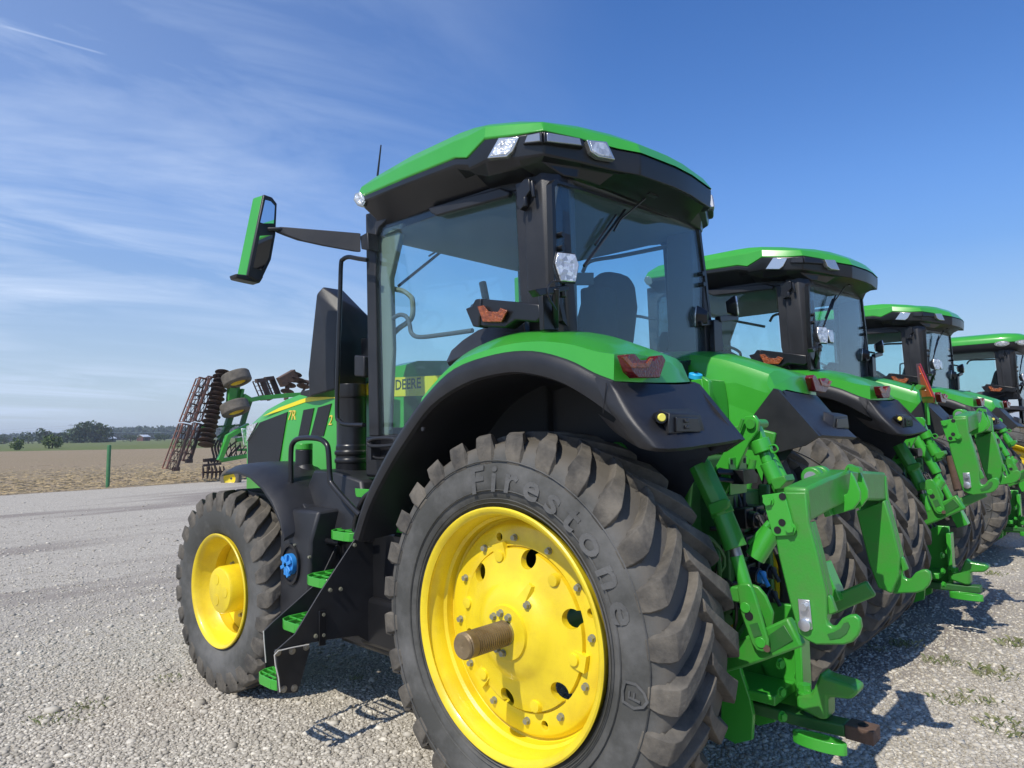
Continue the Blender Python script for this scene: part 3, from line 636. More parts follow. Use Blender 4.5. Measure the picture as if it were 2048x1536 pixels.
a = MB().tube(smoothpath([A(x, y, Y=.76) for x, y in [(782, 860), (782, 760), (781, 670), (783, 642), (798, 630), (812, 633), (819, 648), (823, 666), (838, 674), (880, 670), (945, 661)]]), .015, 10); a.build('inner_grab_rail', 'grey_plastic', T1)
a = MB().tube(smoothpath([A(x, y, Y=-.72) for x, y in [(952, 506), (955, 517), (970, 524), (1040, 540), (1150, 560)]]), .016, 8); a.build('inner_grab_rail', 'grey_plastic', T1)
a = MB().tube(smoothpath([A(x, y, Y=-.76) for x, y in [(1165, 545), (1180, 523), (1240, 512), (1340, 492)]]), .016, 8); a.build('inner_grab_rail', 'grey_plastic', T1)
# black mudguard rubber between door glass and fender
a = MB(); r = []
for (x0, y0), (x1, y1) in [((893, 722), (893, 724)), ((903, 700), (900, 722)), ((925, 680), (925, 712)), ((955, 660), (960, 698)), ((1000, 643), (1010, 685)), ((1040, 634), (1042, 668)), ((1048, 640), (1050, 665))]:
    p = A(x0, y0, Y=.86); q_ = A(x1, y1, Y=.94); r.append([p, q_, q_-Vector((0, .03, .03)), p-Vector((0, .06, .03))])
a.loft(r); a.build('door_mudguard', 'black_plastic', T1, bevel=.006)
# turn signal on an arm over the fender
a = MB().loft([[Vector((.34, 1.08, 2.70)), Vector((.33, 1.08, 2.545)), Vector((.22, 1.12, 2.50)), Vector((.25, 1.12, 2.66))], [Vector((.12, .98, 2.64)), Vector((.14, .98, 2.50)), Vector((.0, .98, 2.47)), Vector((.0, .98, 2.62))], [Vector((-.02, .84, 2.63)), Vector((0, .84, 2.52)), Vector((-.10, .84, 2.52)), Vector((-.12, .84, 2.62))]])
a = MB(); a.pp([(958, 597), (1050, 605), (1078, 608), (1081, 635), (1072, 644), (1030, 640), (1010, 655), (955, 652), (945, 640)], (.0, -.09, 0), Y=1.02)
a.pp([(962, 597), (958, 655), (945, 653), (930, 617), (943, 612), (950, 598)], (0, -.08, 0), Y=1.03)
lp = a.build('turn_signal', 'black_smooth', T1, bevel=.008)
MB().pp([(957, 614), (970, 612), (979, 624), (998, 625), (1003, 617), (1017, 622), (1005, 645), (968, 645)], (-.01, .02, 0), Y=1.025).build('amber_lens', 'amber_lens', lp, bevel=.003)
mir(a).build('turn_signal', 'black_smooth', T1, bevel=.008)
# work lamp on bracket
def worklamp(c, nrm, name='work_lamp', lens='lamp_glass', s=.062):
    n = Vector(nrm).normalized(); u = Vector((0, 0, 1)).cross(n).normalized(); v = n.cross(u); c = Vector(c)
    pts = [(-.75, .95), (.75, .95), (1, .2), (.62, -1), (-.62, -1), (-1, .2)]
    f = [c+u*x*s+v*y*s*1.15 for x, y in pts]; bk = [c-n*.07+u*x*s*.6+v*y*s*.6 for x, y in pts]
    o = MB().loft([bk, f]).build(name, 'black_smooth', T1, bevel=.004)
    MB().prism([c+u*x*s*.9+v*y*s*1.02 for x, y in pts], n*.012).build('lens', lens, o, bevel=.004)
    return o
c0 = A(1133, 535, X=-.25); w_ = worklamp(c0, (-1, .45, .1), s=.075)
MB().tube([c0+Vector((.03, 0, -.08)), c0+Vector((.03, 0, -.15))], .02, 8).pp([(1070, 578), (1135, 570), (1140, 580), (1080, 592)], (.05, .0, 0), X=-.24).tube([A(1112, 576, X=-.24), A(1110, 655, X=-.16)], .02, 8).pp([(1085, 590), (1115, 590), (1118, 660), (1088, 660)], (.03, 0, 0), X=-.17).build('lamp_bracket', 'black_smooth', T1, bevel=.004)
MB().tube(smoothpath([A(x, y, X=-.24) for x, y in [(1128, 565), (1112, 562), (1098, 570), (1096, 590), (1112, 620)]]), .006, 6).build('lamp_cable', 'black_smooth', T1)
# ---- mirror
def mirror():
    XP = 2.05
    fa = [A(x, y, X=XP) for x, y in [(526, 389), (543, 395), (553, 408), (550, 470), (541, 520), (521, 562), (513, 564), (500, 556), (493, 552)]]
    ba = [p+Vector((.115, 0.02, 0)) for p in fa]
    mh = MB().loft([fa, ba]).build('mirror_housing', 'green_paint', T1, bevel=.012)
    MB().prism([p+Vector((-.012, 0, 0)) for p in fa], (.03, 0, 0)).build('mirror_frame', 'black_plastic', mh, bevel=.008)
    MB().pp([(497, 550), (471, 547), (474, 556), (500, 562), (520, 566), (528, 553)], (.10, 0, 0), X=XP).build('mirror_base', 'black_plastic', mh, bevel=.008)
    MB().prism([A(x, y, X=XP-.016) for x, y in [(530, 400), (541, 403), (549, 412), (547, 447), (526, 447), (520, 445)]], (-.004, 0, 0)).build('mirror_glass', 'mirror_glass', mh)
    MB().prism([A(x, y, X=XP-.016) for x, y in [(519, 472), (545, 470), (537, 515), (524, 541), (506, 535)]], (-.004, 0, 0)).build('mirror_glass', 'mirror_glass', mh)
    a = MB().tube([A(535, 458, X=2.04), A(565, 458, X=2.0)], .014, 8)
    b0 = 1.30; b1 = .88
    def q(x, y):
        t = (x-561)/(733-561); return A(x, y, Y=b0+(b1-b0)*t)
    top = [(561, 453), (575, 454), (722, 466)]; bot = [(566, 470), (590, 476), (722, 505)]
    r = []
    for (x0, y0), (x1, y1) in [((561, 453), (563, 466)), ((577, 454), (580, 473)), ((600, 456), (605, 482)), ((650, 460), (655, 493)), ((722, 466), (722, 505))]:
        p = q(x0, y0); q2 = q(x1, y1); r.append([p, q2, q2+Vector((.05, .02, .01)), p+Vector((.05, .02, 0))])
    a.loft(r); a.build('mirror_arm', 'black_plastic', T1, bevel=.006)
    MB().pp([(720, 472), (735, 464), (737, 500), (722, 498)], (.0, -.09, 0), Y=.90).build('mirror_arm_base', 'black_plastic', T1, bevel=.006)
    # right hand mirror, folded out on the far side
    g = MB(); P = [Vector((2.05, -1.30, 3.44)), Vector((2.07, -1.55, 3.40)), Vector((2.07, -1.53, 2.95)), Vector((2.05, -1.45, 2.80)), Vector((2.05, -1.31, 2.78))]
    o = g.prism(P, (.14, 0, 0)).build('mirror_housing', 'green_paint', T1, bevel=.015)
    MB().prism([p+Vector((-.012, 0, 0)) for p in P], (.02, 0, 0)).build('mirror_frame', 'black_plastic', o, bevel=.008)
    MB().tube([(2.07, -1.32, 3.2), (1.62, -.84, 3.18)], .03, 8).build('mirror_arm', 'black_plastic', T1)
mirror()
# ---- hood
def hood():
    xs = [4.42, 4.32, 3.9, 3.5, 3.1, 2.7, 2.3, 1.9, 1.72]
    zt = [1.99, 2.055, 2.20, 2.285, 2.34, 2.39, 2.43, 2.465, 2.47]
    w = [.33, .40, .435, .45, .45, .45, .45, .45, .45]
    rings = []
    for x, z, ww in zip(xs, zt, w):
        ze = z - .10 - (.02 if x < 3 else 0)
        rings.append([Vector((x, ww, 1.30)), Vector((x, ww, ze)), Vector((x, ww-.03, z-.035)), Vector((x, ww-.14, z)), Vector((x, 0, z+.02)), Vector((x, -ww+.14, z)), Vector((x, -ww+.03, z-.035)), Vector((x, -ww, ze)), Vector((x, -ww, 1.30))])
    rings.insert(0, [Vector((4.50, p.y*.9, min(p.z, 1.90))) for p in rings[0]])
    return MB().loft(rings)
hd = hood().build('hood', 'green_paint', T1, smooth=40)
YH = .450
def hp(px, mt, name, e=.006, dy=0.0):
    a = MB().pp(px, (0, e, 0), Y=YH+dy)
    for s in (1, -1):
        (a if s > 0 else mir(a)).build(name, mt, hd, smooth=0)
hp([(526, 832.5), (560, 822), (609, 805), (663, 797), (663, 781), (640, 787), (600, 800), (560, 815)], 'yellow_decal', 'hood_stripe', .004)
hp([(663, 797), (740, 790), (790, 793), (900, 790), (1010, 787), (1010, 746), (900, 750), (790, 755), (730, 768), (663, 781)], 'yellow_decal', 'hood_stripe', .004)
hp([(497, 884), (521, 845), (576, 824), (559, 926), (497, 935)], 'grille', 'side_grille', .008)
hp([(497, 852), (518, 845), (497, 883)], 'lamp_glass', 'headlight', .02)
hp([(608, 820), (629, 816), (617, 873), (597, 876)], 'grille', 'hood_vent', .006)
hp([(637, 815), (664, 807), (648, 872), (622, 872)], 'grille', 'hood_vent', .006)
# white front lamp face
MB().prism([(4.505, .37, 2.0), (4.505, .15, 1.98), (4.505, .12, 1.80), (4.505, .34, 1.82)], (.02, 0, 0)).build('headlight', 'lamp_glass', hd, bevel=.01)
def sidetext(body, x0, z0, size, mt, par, name, bold=.0, shear=0, e=.004, slope=0, y=YH):
    v, f = text_mesh(body, size, e, bold, shear)
    MB().add([(x0-x, y+z+e, z0+yy+slope*x) for x, yy, z in v], f).build(name, mt, par, smooth=0)
p = A(576, 840, Y=YH); sidetext('7R', p.x, p.z-.0, .125, 'text_yellow', hd, 'model_lettering', .0, .25, .003)
p = A(657, 850, Y=YH); sidetext('2', p.x, p.z, .12, 'text_yellow', hd, 'model_lettering', .0, .25, .003)
p = A(791, 780, Y=YH); sidetext('DEERE', p.x, p.z, .108, 'text_green', hd, 'hood_lettering', .0025, 0, .002)
p = A(707, 781, Y=YH); sidetext('JOHN', p.x+.02, p.z, .088, 'text_green', hd, 'hood_lettering', .001, 0, .002)
MB().pp([(610, 790), (612, 783), (636, 778), (640, 766), (668, 766), (668, 782), (640, 794), (627, 794)], (0, .05, 0), Y=.46).build('hood_bracket', 'black_plastic', T1, bevel=.004)
# ---- exhaust tower
a = MB().loft([[Vector(p) for p in ((2.16, .76, 2.26), (2.50, .78, 2.22), (2.52, .50, 2.22), (2.18, .46, 2.26))], [Vector(p) for p in ((2.15, .77, 2.4), (2.50, .79, 2.4), (2.52, .50, 2.4), (2.18, .46, 2.4))],
                [Vector(p) for p in ((2.14, .74, 2.85), (2.36, .80, 3.02), (2.38, .54, 3.05), (2.16, .44, 2.85))], [Vector(p) for p in ((2.16, .70, 2.96), (2.33, .76, 3.08), (2.33, .58, 3.08), (2.18, .50, 2.90))]])
a.build('exhaust_shroud', 'black_plastic', T1, bevel=.012)
a = MB(); c = Vector((2.12, .64, 0)); pr = [(1.60, .0), (1.60, .118), (1.70, .12), (1.705, .128), (1.73, .128), (1.735, .12), (1.76, .12), (1.765, .128), (1.79, .128), (1.795, .118), (1.83, .118), (1.84, .112), (2.19, .112), (2.20, .12), (2.30, .12), (2.30, 0)]
rings = [[c+Vector((r*math.cos(2*PI*j/32), r*math.sin(2*PI*j/32), z)) for j in range(32)] for z, r in pr if r > 0]; a.loft(rings); a.b2(1.95, 2.05, .45, .6, 2.35, 2.65); a.build('exhaust_pipe', 'black_smooth', T1, bevel=.004)
MB().pp([(708, 710), (728, 712), (728, 754), (708, 752)], (0, -.1, 0), Y=.80).build('exhaust_clamp', 'black_plastic', T1, bevel=.01)
# ---- handrails
def rail(pts, Y, r=.016, k=4, nm='handrail'):
    P = [A(x, y, Y=Y) if not isinstance(x, Vector) else x for x, y in pts]; return MB().tube(smoothpath(P, k), r, 12).build(nm, 'black_smooth', T1)
rail([(735, 520), (715, 517), (697, 514), (686, 519), (682, 530), (680, 600), (676, 720), (674, 825), (679, 842), (692, 849), (728, 850)], .93)
rail([(582, 1012), (582, 960), (582, 905), (586, 886), (600, 877), (635, 877), (652, 887), (657, 905), (660, 955), (667, 972), (700, 1010), (720, 1030)], 1.06, .019)
rail([(582, 1010), (590, 1024), (640, 1070), (656, 1082), (680, 1085)], 1.06, .019)
rail([(750, 982), (732, 992), (720, 1012), (709, 1050), (712, 1072), (725, 1080), (745, 1078)], 1.02, .018)
rail([(750, 982), (748, 1005), (738, 1022), (728, 1030)], .98, .016)
# ---- steps
XA, XB = 1.42, 1.73
def pl(px, X): return A(*px, X=X)
a = MB()
a.pp([(640, 1185), (712, 1075), (735, 1000), (770, 1000), (792, 1080), (745, 1290), (716, 1272), (655, 1280), (600, 1290), (548, 1305), (590, 1268)], (.012, 0, 0), X=1.40)
st_plate = a.build('step_side_plate', 'black_plastic', T1, bevel=.003)
MB().pp([(552, 1300), (618, 1290), (620, 1300), (596, 1385), (558, 1387)], (.02, 0, 0), X=1.385).build('step_side_plate', 'black_plastic', T1, bevel=.003)
MB().pp([(528, 1262), (545, 1245), (640, 1160), (712, 1010), (640, 1190), (560, 1300), (540, 1345), (531, 1340)], (.012, 0, 0), X=1.76).build('step_side_plate', 'black_plastic', T1, bevel=.003)
MB().pp([(637, 1222), (650, 1220), (650, 1290), (637, 1292)], (-.01, 0, 0), X=1.398).build('step_bracket', 'black_smooth', T1, bevel=.002)
MB().tube([A(x, y, X=1.377) for x, y in [(618, 1289), (585, 1295), (556, 1302), (549, 1310), (551, 1330), (557, 1355), (560, 1384)]], .004, 6).build('edge_cord', 'twine', T1)
MB().tube([A(x, y, X=1.74) for x, y in [(527, 1262), (529, 1290), (532, 1325)]], .004, 6).build('edge_cord', 'twine', T1)
for p in ((555, 1305), (584, 1302), (612, 1294)): c = A(*p, X=1.385); MB().tube([c, c-Vector((.006, 0, 0))], .020, 16).hexb(c-Vector((.006, 0, 0)), (-1, 0, 0), .011, .012).build('bolt', 'steel', T1)
for p in ((567, 1378), (588, 1376)): c = A(*p, X=1.385); MB().tube([c, c-Vector((.006, 0, 0))], .020, 16).hexb(c-Vector((.006, 0, 0)), (-1, 0, 0), .011, .012).build('bolt', 'steel', T1)
for p in ((646, 1229), (646, 1270), (631, 1272), (660, 1180), (681, 1178), (709, 1090)): c = A(*p, X=1.395); MB().hexb(c, (-1, 0, 0), .011, .012).build('bolt', 'bolt_steel', T1)
def step(yn, z, wd=.25, nm='step'):
    a = MB(); x0, x1 = XA, XB; h = .058; t = .009; yi = yn-wd
    out = [(x0, yi), (x0, yn-.07), (x0+.05, yn-.01), (x0+.10, yn), (x1-.08, yn), (x1-.03, yn-.02), (x1, yn-.07), (x1, yi)]
    for i in range(len(out)):
        (xa, ya), (xb, yb) = out[i], out[(i+1) % len(out)]
        d = Vector((xb-xa, yb-ya, 0)); n = Vector((d.y, -d.x, 0)).normalized()*t
        a.prism([Vector((xa, ya, z-h)), Vector((xb, yb, z-h)), Vector((xb, yb, z)), Vector((xa, ya, z))], n*.9)
    for k in (1, 2): xx = x0+(x1-x0)*k/3; a.b2(xx-.005, xx+.005, yi, yn-.012, z-.014, z-.001)
    for k in (1, 2): yy = yi+wd*k/3; a.b2(x0+.01, x1-.01, yy-.005, yy+.005, z-.014, z-.002)
    a.build(nm, 'green_paint', T1, bevel=.003)
for p in ((516, 1362), (563, 1255), (612, 1168), (660, 1078), (705, 994)):
    q_ = A(*p, X=XB); step(q_.y+.03, q_.z+.065, .13 if p[1] > 1300 else .25)
# ---- tank with the blue cap and upper filler
a = MB()
a.loft([[Vector((2.18, 1.20, .58)), Vector((1.80, 1.20, .58)), Vector((1.80, .5, .58)), Vector((2.10, .5, .58))], [Vector((2.175, 1.20, 1.20)), Vector((1.79, 1.19, 1.20)), Vector((1.79, .5, 1.2)), Vector((2.10, .5, 1.2))], [Vector((2.14, 1.17, 1.40)), Vector((1.78, 1.13, 1.40)), Vector((1.78, .5, 1.42)), Vector((2.10, .5, 1.36))]])
a.build('fluid_tank', 'black_plastic', T1, bevel=.02)
a = MB().b2(1.0, 1.8, .42, .96, .50, 1.30); a.b2(.85, 1.5, .62, 1.0, .55, .86); a.build('fuel_tank', 'black_smooth', T1, bevel=.03)
a = MB().loft([[Vector((2.28, 1.0, 1.36)), Vector((1.80, 1.02, 1.20)), Vector((1.45, .95, 1.20)), Vector((1.45, .5, 1.2)), Vector((2.28, .5, 1.36))], [Vector((2.18, .93, 1.66)), Vector((1.90, .93, 1.66)), Vector((1.62, .90, 1.60)), Vector((1.62, .5, 1.6)), Vector((2.18, .5, 1.66))]])
a.build('tank_cover', 'black_plastic', T1, bevel=.02)
c = A(608, 925, Y=.82); a = MB().tube([c+Vector((0, 0, -.05)), c+Vector((0, 0, .10))], .065, 24); a.tube([c+Vector((-.05, 0, -.2)), c+Vector((0, 0, -.03))], [.12, .07], 20); nk = a.build('filler_neck', 'black_plastic', T1, bevel=.004)
MB().tube([c+Vector((0, 0, .10)), c+Vector((0, 0, .15))], .066, 24).build('filler_cap', 'green_paint', nk, bevel=.006)
c = A(581, 1128, Y=1.205)
rc_ = MB(); rr = []
for j in range(25):
    t = 2*PI*j/24; p = c+Vector((math.cos(t)*.115, .0, math.sin(t)*.14)); rr.append([p+Vector((0, -.02, 0)), p+Vector((0, .008, 0)), c+(p-c)*.86+Vector((0, .008, 0)), c+(p-c)*.86+Vector((0, -.02, 0))])
rc_.loft(rr, True, False).build('cap_surround', 'black_smooth', T1)
a = MB().cyl(c-Vector((0, .02, 0)), c+Vector((0, .025, 0)), .072, 24); a.cyl(c, c+Vector((0, .04, 0)), .022, 16)
for k in range(3): a.box(c+Vector((0, .034, 0)), (.14, .014, .026), Matrix.Rotation(k*PI/3+.4, 3, 'Y'))
a.box(c+Vector((-.01, .03, -.05)), (.03, .02, .07), Matrix.Rotation(.6, 3, 'Y')); a.build('blue_tank_cap', 'blue_cap', T1, bevel=.003)
for p in ((589, 1090), (618, 1114), (573, 1043), (573, 1052)): c = A(*p, Y=1.20); MB().tube([c-Vector((0, .01, 0)), c+Vector((0, .006, 0))], .009, 10).build('bolt', 'bolt_steel', T1)
# door step box with latch handle
a = MB(); a.b2(1.10, 1.66, .70, .84, 1.62, 1.90); a.build('door_sill', 'black_smooth', T1, bevel=.02)
a = MB().tube(smoothpath([A(x, y, Y=.92) for x, y in [(735, 884), (750, 877), (785, 877), (790, 884), (785, 890), (745, 892), (735, 886)]]), .012, 8); a.pp([(733, 880), (742, 876), (742, 920), (737, 920)], (0, -.08, 0), Y=.92)
a.tube(smoothpath([A(x, y, Y=.90) for x, y in [(744, 895), (744, 908), (750, 915), (770, 916)]]), .007, 6); a.build('door_handle', 'black_plastic', T1)
a = MB(); a.b2(1.05, 1.9, .36, .70, 1.50, 1.60); a.b2(.7, 1.25, .6, .95, 1.22, 1.40); a.build('cab_support', 'green_paint', T1, bevel=.01)
a = MB(); a.b2(.72, 1.15, .55, .985, .9, 1.28); a.tube([(1.0, .95, 1.3), (.95, .9, 1.0), (.9, .95, .8)], .02, 8); a.build('battery_box', 'black_smooth', T1, bevel=.02)
# ---- front fenders
def ffender():
    rings = []
    path = [(3.02, 1.665), (2.90, 1.690), (2.70, 1.700), (2.50, 1.672), (2.32, 1.60), (2.17, 1.50), (2.06, 1.38), (2.00, 1.26)]
    for i, (x, z) in enumerate(path):
        k = 1 if i else .88
        dz = .0
        rings.append([Vector((x, .70, z-.01)), Vector((x, .82, z+.012)), Vector((x, 1.0, z+.016)), Vector((x, 1.16, z+.002)), Vector((x+.0, 1.26*(k+.12*(1-k)), z-.045)), Vector((x+.01, 1.26, z-.065)), Vector((x, 1.15, z-.03)), Vector((x, .70, z-.03))])
    rings.insert(0, [Vector((3.06, (p.y-.95)*.8+.95, 1.632+(p.z-1.66)*.2)) for p in rings[0]])
    return MB().loft(rings)
a = ffender(); both('front_fender', a, 'black_plastic', T1, smooth=50, bevel=.006)
a = MB().pp([(560, 1030), (563, 1022), (600, 1000), (640, 1060), (600, 1090), (560, 1090)], (0, -.2, 0), Y=1.07); a.build('fender_bracket', 'black_plastic', T1, bevel=.006)
# ---- rear linkage
def bar(mb, pts, w, h, up=(0, 0, 1)):
    "rectangular bar along a path"
    P = [Vector(p) for p in pts]; r = []
    for i, p in enumerate(P):
        d = (P[min(i+1, len(P)-1)]-P[max(i-1, 0)]).normalized(); s_ = d.cross(Vector(up)).normalized(); u = s_.cross(d)
        ww = w[i] if isinstance(w, (list, tuple)) else w; hh = h[i] if isinstance(h, (list, tuple)) else h
        r.append([p+s_*ww/2+u*hh/2, p-s_*ww/2+u*hh/2, p-s_*ww/2-u*hh/2, p+s_*ww/2-u*hh/2])
    return mb.loft(r)
QC = empty('hitch_holder')      # replaced below by tagged parts
bpy.data.objects.remove(QC)
HP = {}
def coupler(P, dz=0):
    leg = [(1549, 1071), (1556, 1110), (1579, 1205), (1596, 1267), (1612, 1281), (1632, 1290), (1687, 1290), (1704, 1285), (1716, 1272), (1722, 1255), (1719, 1238), (1709, 1230), (1697, 1231), (1684, 1237), (1678, 1244), (1672, 1252), (1663, 1254), (1656, 1249), (1653, 1237), (1652, 1188), (1634, 1108), (1622, 1062), (1617, 1045), (1612, 984), (1571, 984), (1527, 990)]
    F = [A(x, y, Y=.61) for x, y in leg]
    a = MB().prism(F, (0, -.035, 0))
    G = [A(x, y, Y=.61) for x, y in [(1549, 1071), (1556, 1110), (1579, 1205), (1600, 1268), (1632, 1285), (1650, 1240), (1652, 1188), (1634, 1108), (1617, 1045)]]
    a.prism([p-Vector((0, .03, 0)) for p in [G[0], G[1], G[2], G[3], G[3]+Vector((.02, 0, 0)), G[2]+Vector((.02, 0, 0)), G[1]+Vector((.02, 0, 0)), G[0]+Vector((.02, 0, 0))]][:0] or [p-Vector((0, .03, 0)) for p in (G[0], G[2], G[3], G[4], G[5], G[6], G[7], G[8])], (0, -.06, 0))
    cut = MB().tube([A(x, y, Y=.80) for x, y in ((1600, 1262), (1600, 1262))][:0] or [A(1661, 1271, Y=.61)+Vector((0, .2, 0)), A(1661, 1271, Y=.61)+Vector((0, -.2, 0))], .012, 10)
    b = MB(); sl = [A(x, y, Y=.61) for x, y in [(1655, 1268), (1668, 1264), (1682, 1256), (1688, 1246), (1696, 1244), (1700, 1252), (1694, 1266), (1682, 1275), (1660, 1279)]]
    b.prism([p+Vector((0, .1, 0)) for p in sl], (0, -.3, 0))
    hook = [A(x, y, Y=.61) for x, y in leg]
    l1 = bool_diff(a, b) if False else a
    o = l1.build('coupler_leg', 'green_cast', P, bevel=.008)
    MB().prism(sl, (0, .004, 0)).build('hook_slot_shade', 'green_dull', o)  # slot is not cut: a darker green plate paints its shade
    mir(l1).build('coupler_leg', 'green_cast', P, bevel=.008)
    # bolted corner plate
    pa = MB().pp([(1526, 990), (1571, 984), (1593, 1064), (1588, 1070), (1554, 1072), (1547, 1066)], (0, .016, 0), Y=.61); o2 = pa.build('corner_plate', 'green_paint', P, bevel=.003)
    for (x, y) in ((1537, 1002), (1581, 1056)): c = A(x, y, Y=.628); MB().hexb(c, (0, 1, 0), .020, .018).build('bolt', 'green_paint', o2)
    for (x, y) in ((1565, 993), (1564, 1045), (1555, 1060)): c = A(x, y, Y=.627); MB().tube([c, c+Vector((0, .002, 0))], .016, 16).build('hole_shade', 'dark_void', o2)  # no holes cut, near-black discs paint the shade inside them
    # latch plate and pins
    zp = MB().pp([(1596, 1197), (1620, 1200), (1626, 1258), (1614, 1262), (1601, 1258)], (0, .006, 0), Y=.611).build('latch_plate', 'zinc', P, bevel=.004)
    c = A(1609, 1213, Y=.616); MB().hexb(c, (0, 1, 0), .017, .022).build('pin', 'zinc', zp)
    c = A(1611, 1249, Y=.616); MB().tube([c, c+Vector((0, .016, 0)), c+Vector((0, .018, 0))], [.027, .026, .020], 24).build('pin', 'zinc', zp)
    c = A(1770, 1159, Y=-.57); MB().tube([c, c+Vector((0, .016, 0))], .030, 24).build('pin', 'zinc', P, bevel=.003)
    # top beam
    bm_ = MB(); bar(bm_, [(-1.225, .60, 1.575), (-1.225, .35, 1.60), (-1.215, 0, 1.62), (-1.215, -.60, 1.57)], .11, [.15, .15, .15, .16]); bt = bm_.build('coupler_beam', 'green_cast', P, bevel=.015)
    # top hook plates
    hk = [(1641, 992), (1674, 973), (1683, 986), (1688, 990), (1694, 987), (1697, 978), (1701, 943), (1708, 955), (1720, 985), (1720, 1000), (1707, 1018), (1690, 1024), (1655, 1033)]
    h1 = MB().pp(hk, (-.0, -.02, 0), Y=.12); h1.pp([(1641, 992), (1655, 990), (1668, 1030), (1655, 1033)], (0, .04, 0), Y=.12)
    h1.prism([p+Vector((0, -.12, 0)) for p in [A(x, y, Y=.12) for x, y in hk]], (0, -.02, 0)); h1.build('top_hook', 'green_paint', P, bevel=.004)
    MB().tube(smoothpath([A(x, y, Y=.0) for x, y in [(1691, 956), (1693, 940), (1700, 932), (1714, 938)]]), .010, 6).pp([(1695, 930), (1718, 936), (1720, 946), (1700, 942)], (0, -.05, 0), Y=.04).build('hook_latch', 'green_cast', P)
    c = A(1622, 955, Y=.18)
    e = MB().tube([c, c+Vector((0, -.05, 0))], .052, 24); e.pp([(1608, 955), (1636, 950), (1642, 975), (1604, 985)], (0, -.05, 0), Y=.18)
    e.tube([c+Vector((0, -.10, 0)), c+Vector((0, -.15, 0))], .052, 24); e.prism([p+Vector((0, -.10, 0)) for p in [A(x, y, Y=.18) for x, y in ((1608, 955), (1636, 950), (1642, 975), (1604, 985))]], (0, -.05, 0))
    ey = e.build('link_eye', 'green_cast', P, bevel=.008); MB().tube([c+Vector((0, .012, 0)), c+Vector((0, -.165, 0))], .030, 20).build('pin', 'zinc', ey)
    # lower spring latches
    for s in (1, -1):
        a = MB().pp([(1656, 1190), (1662, 1196), (1672, 1224), (1658, 1230), (1654, 1200)], (0, -.03, 0), Y=.585); (a if s > 0 else mir(a)).build('hook_latch', 'green_cast', P, bevel=.004)
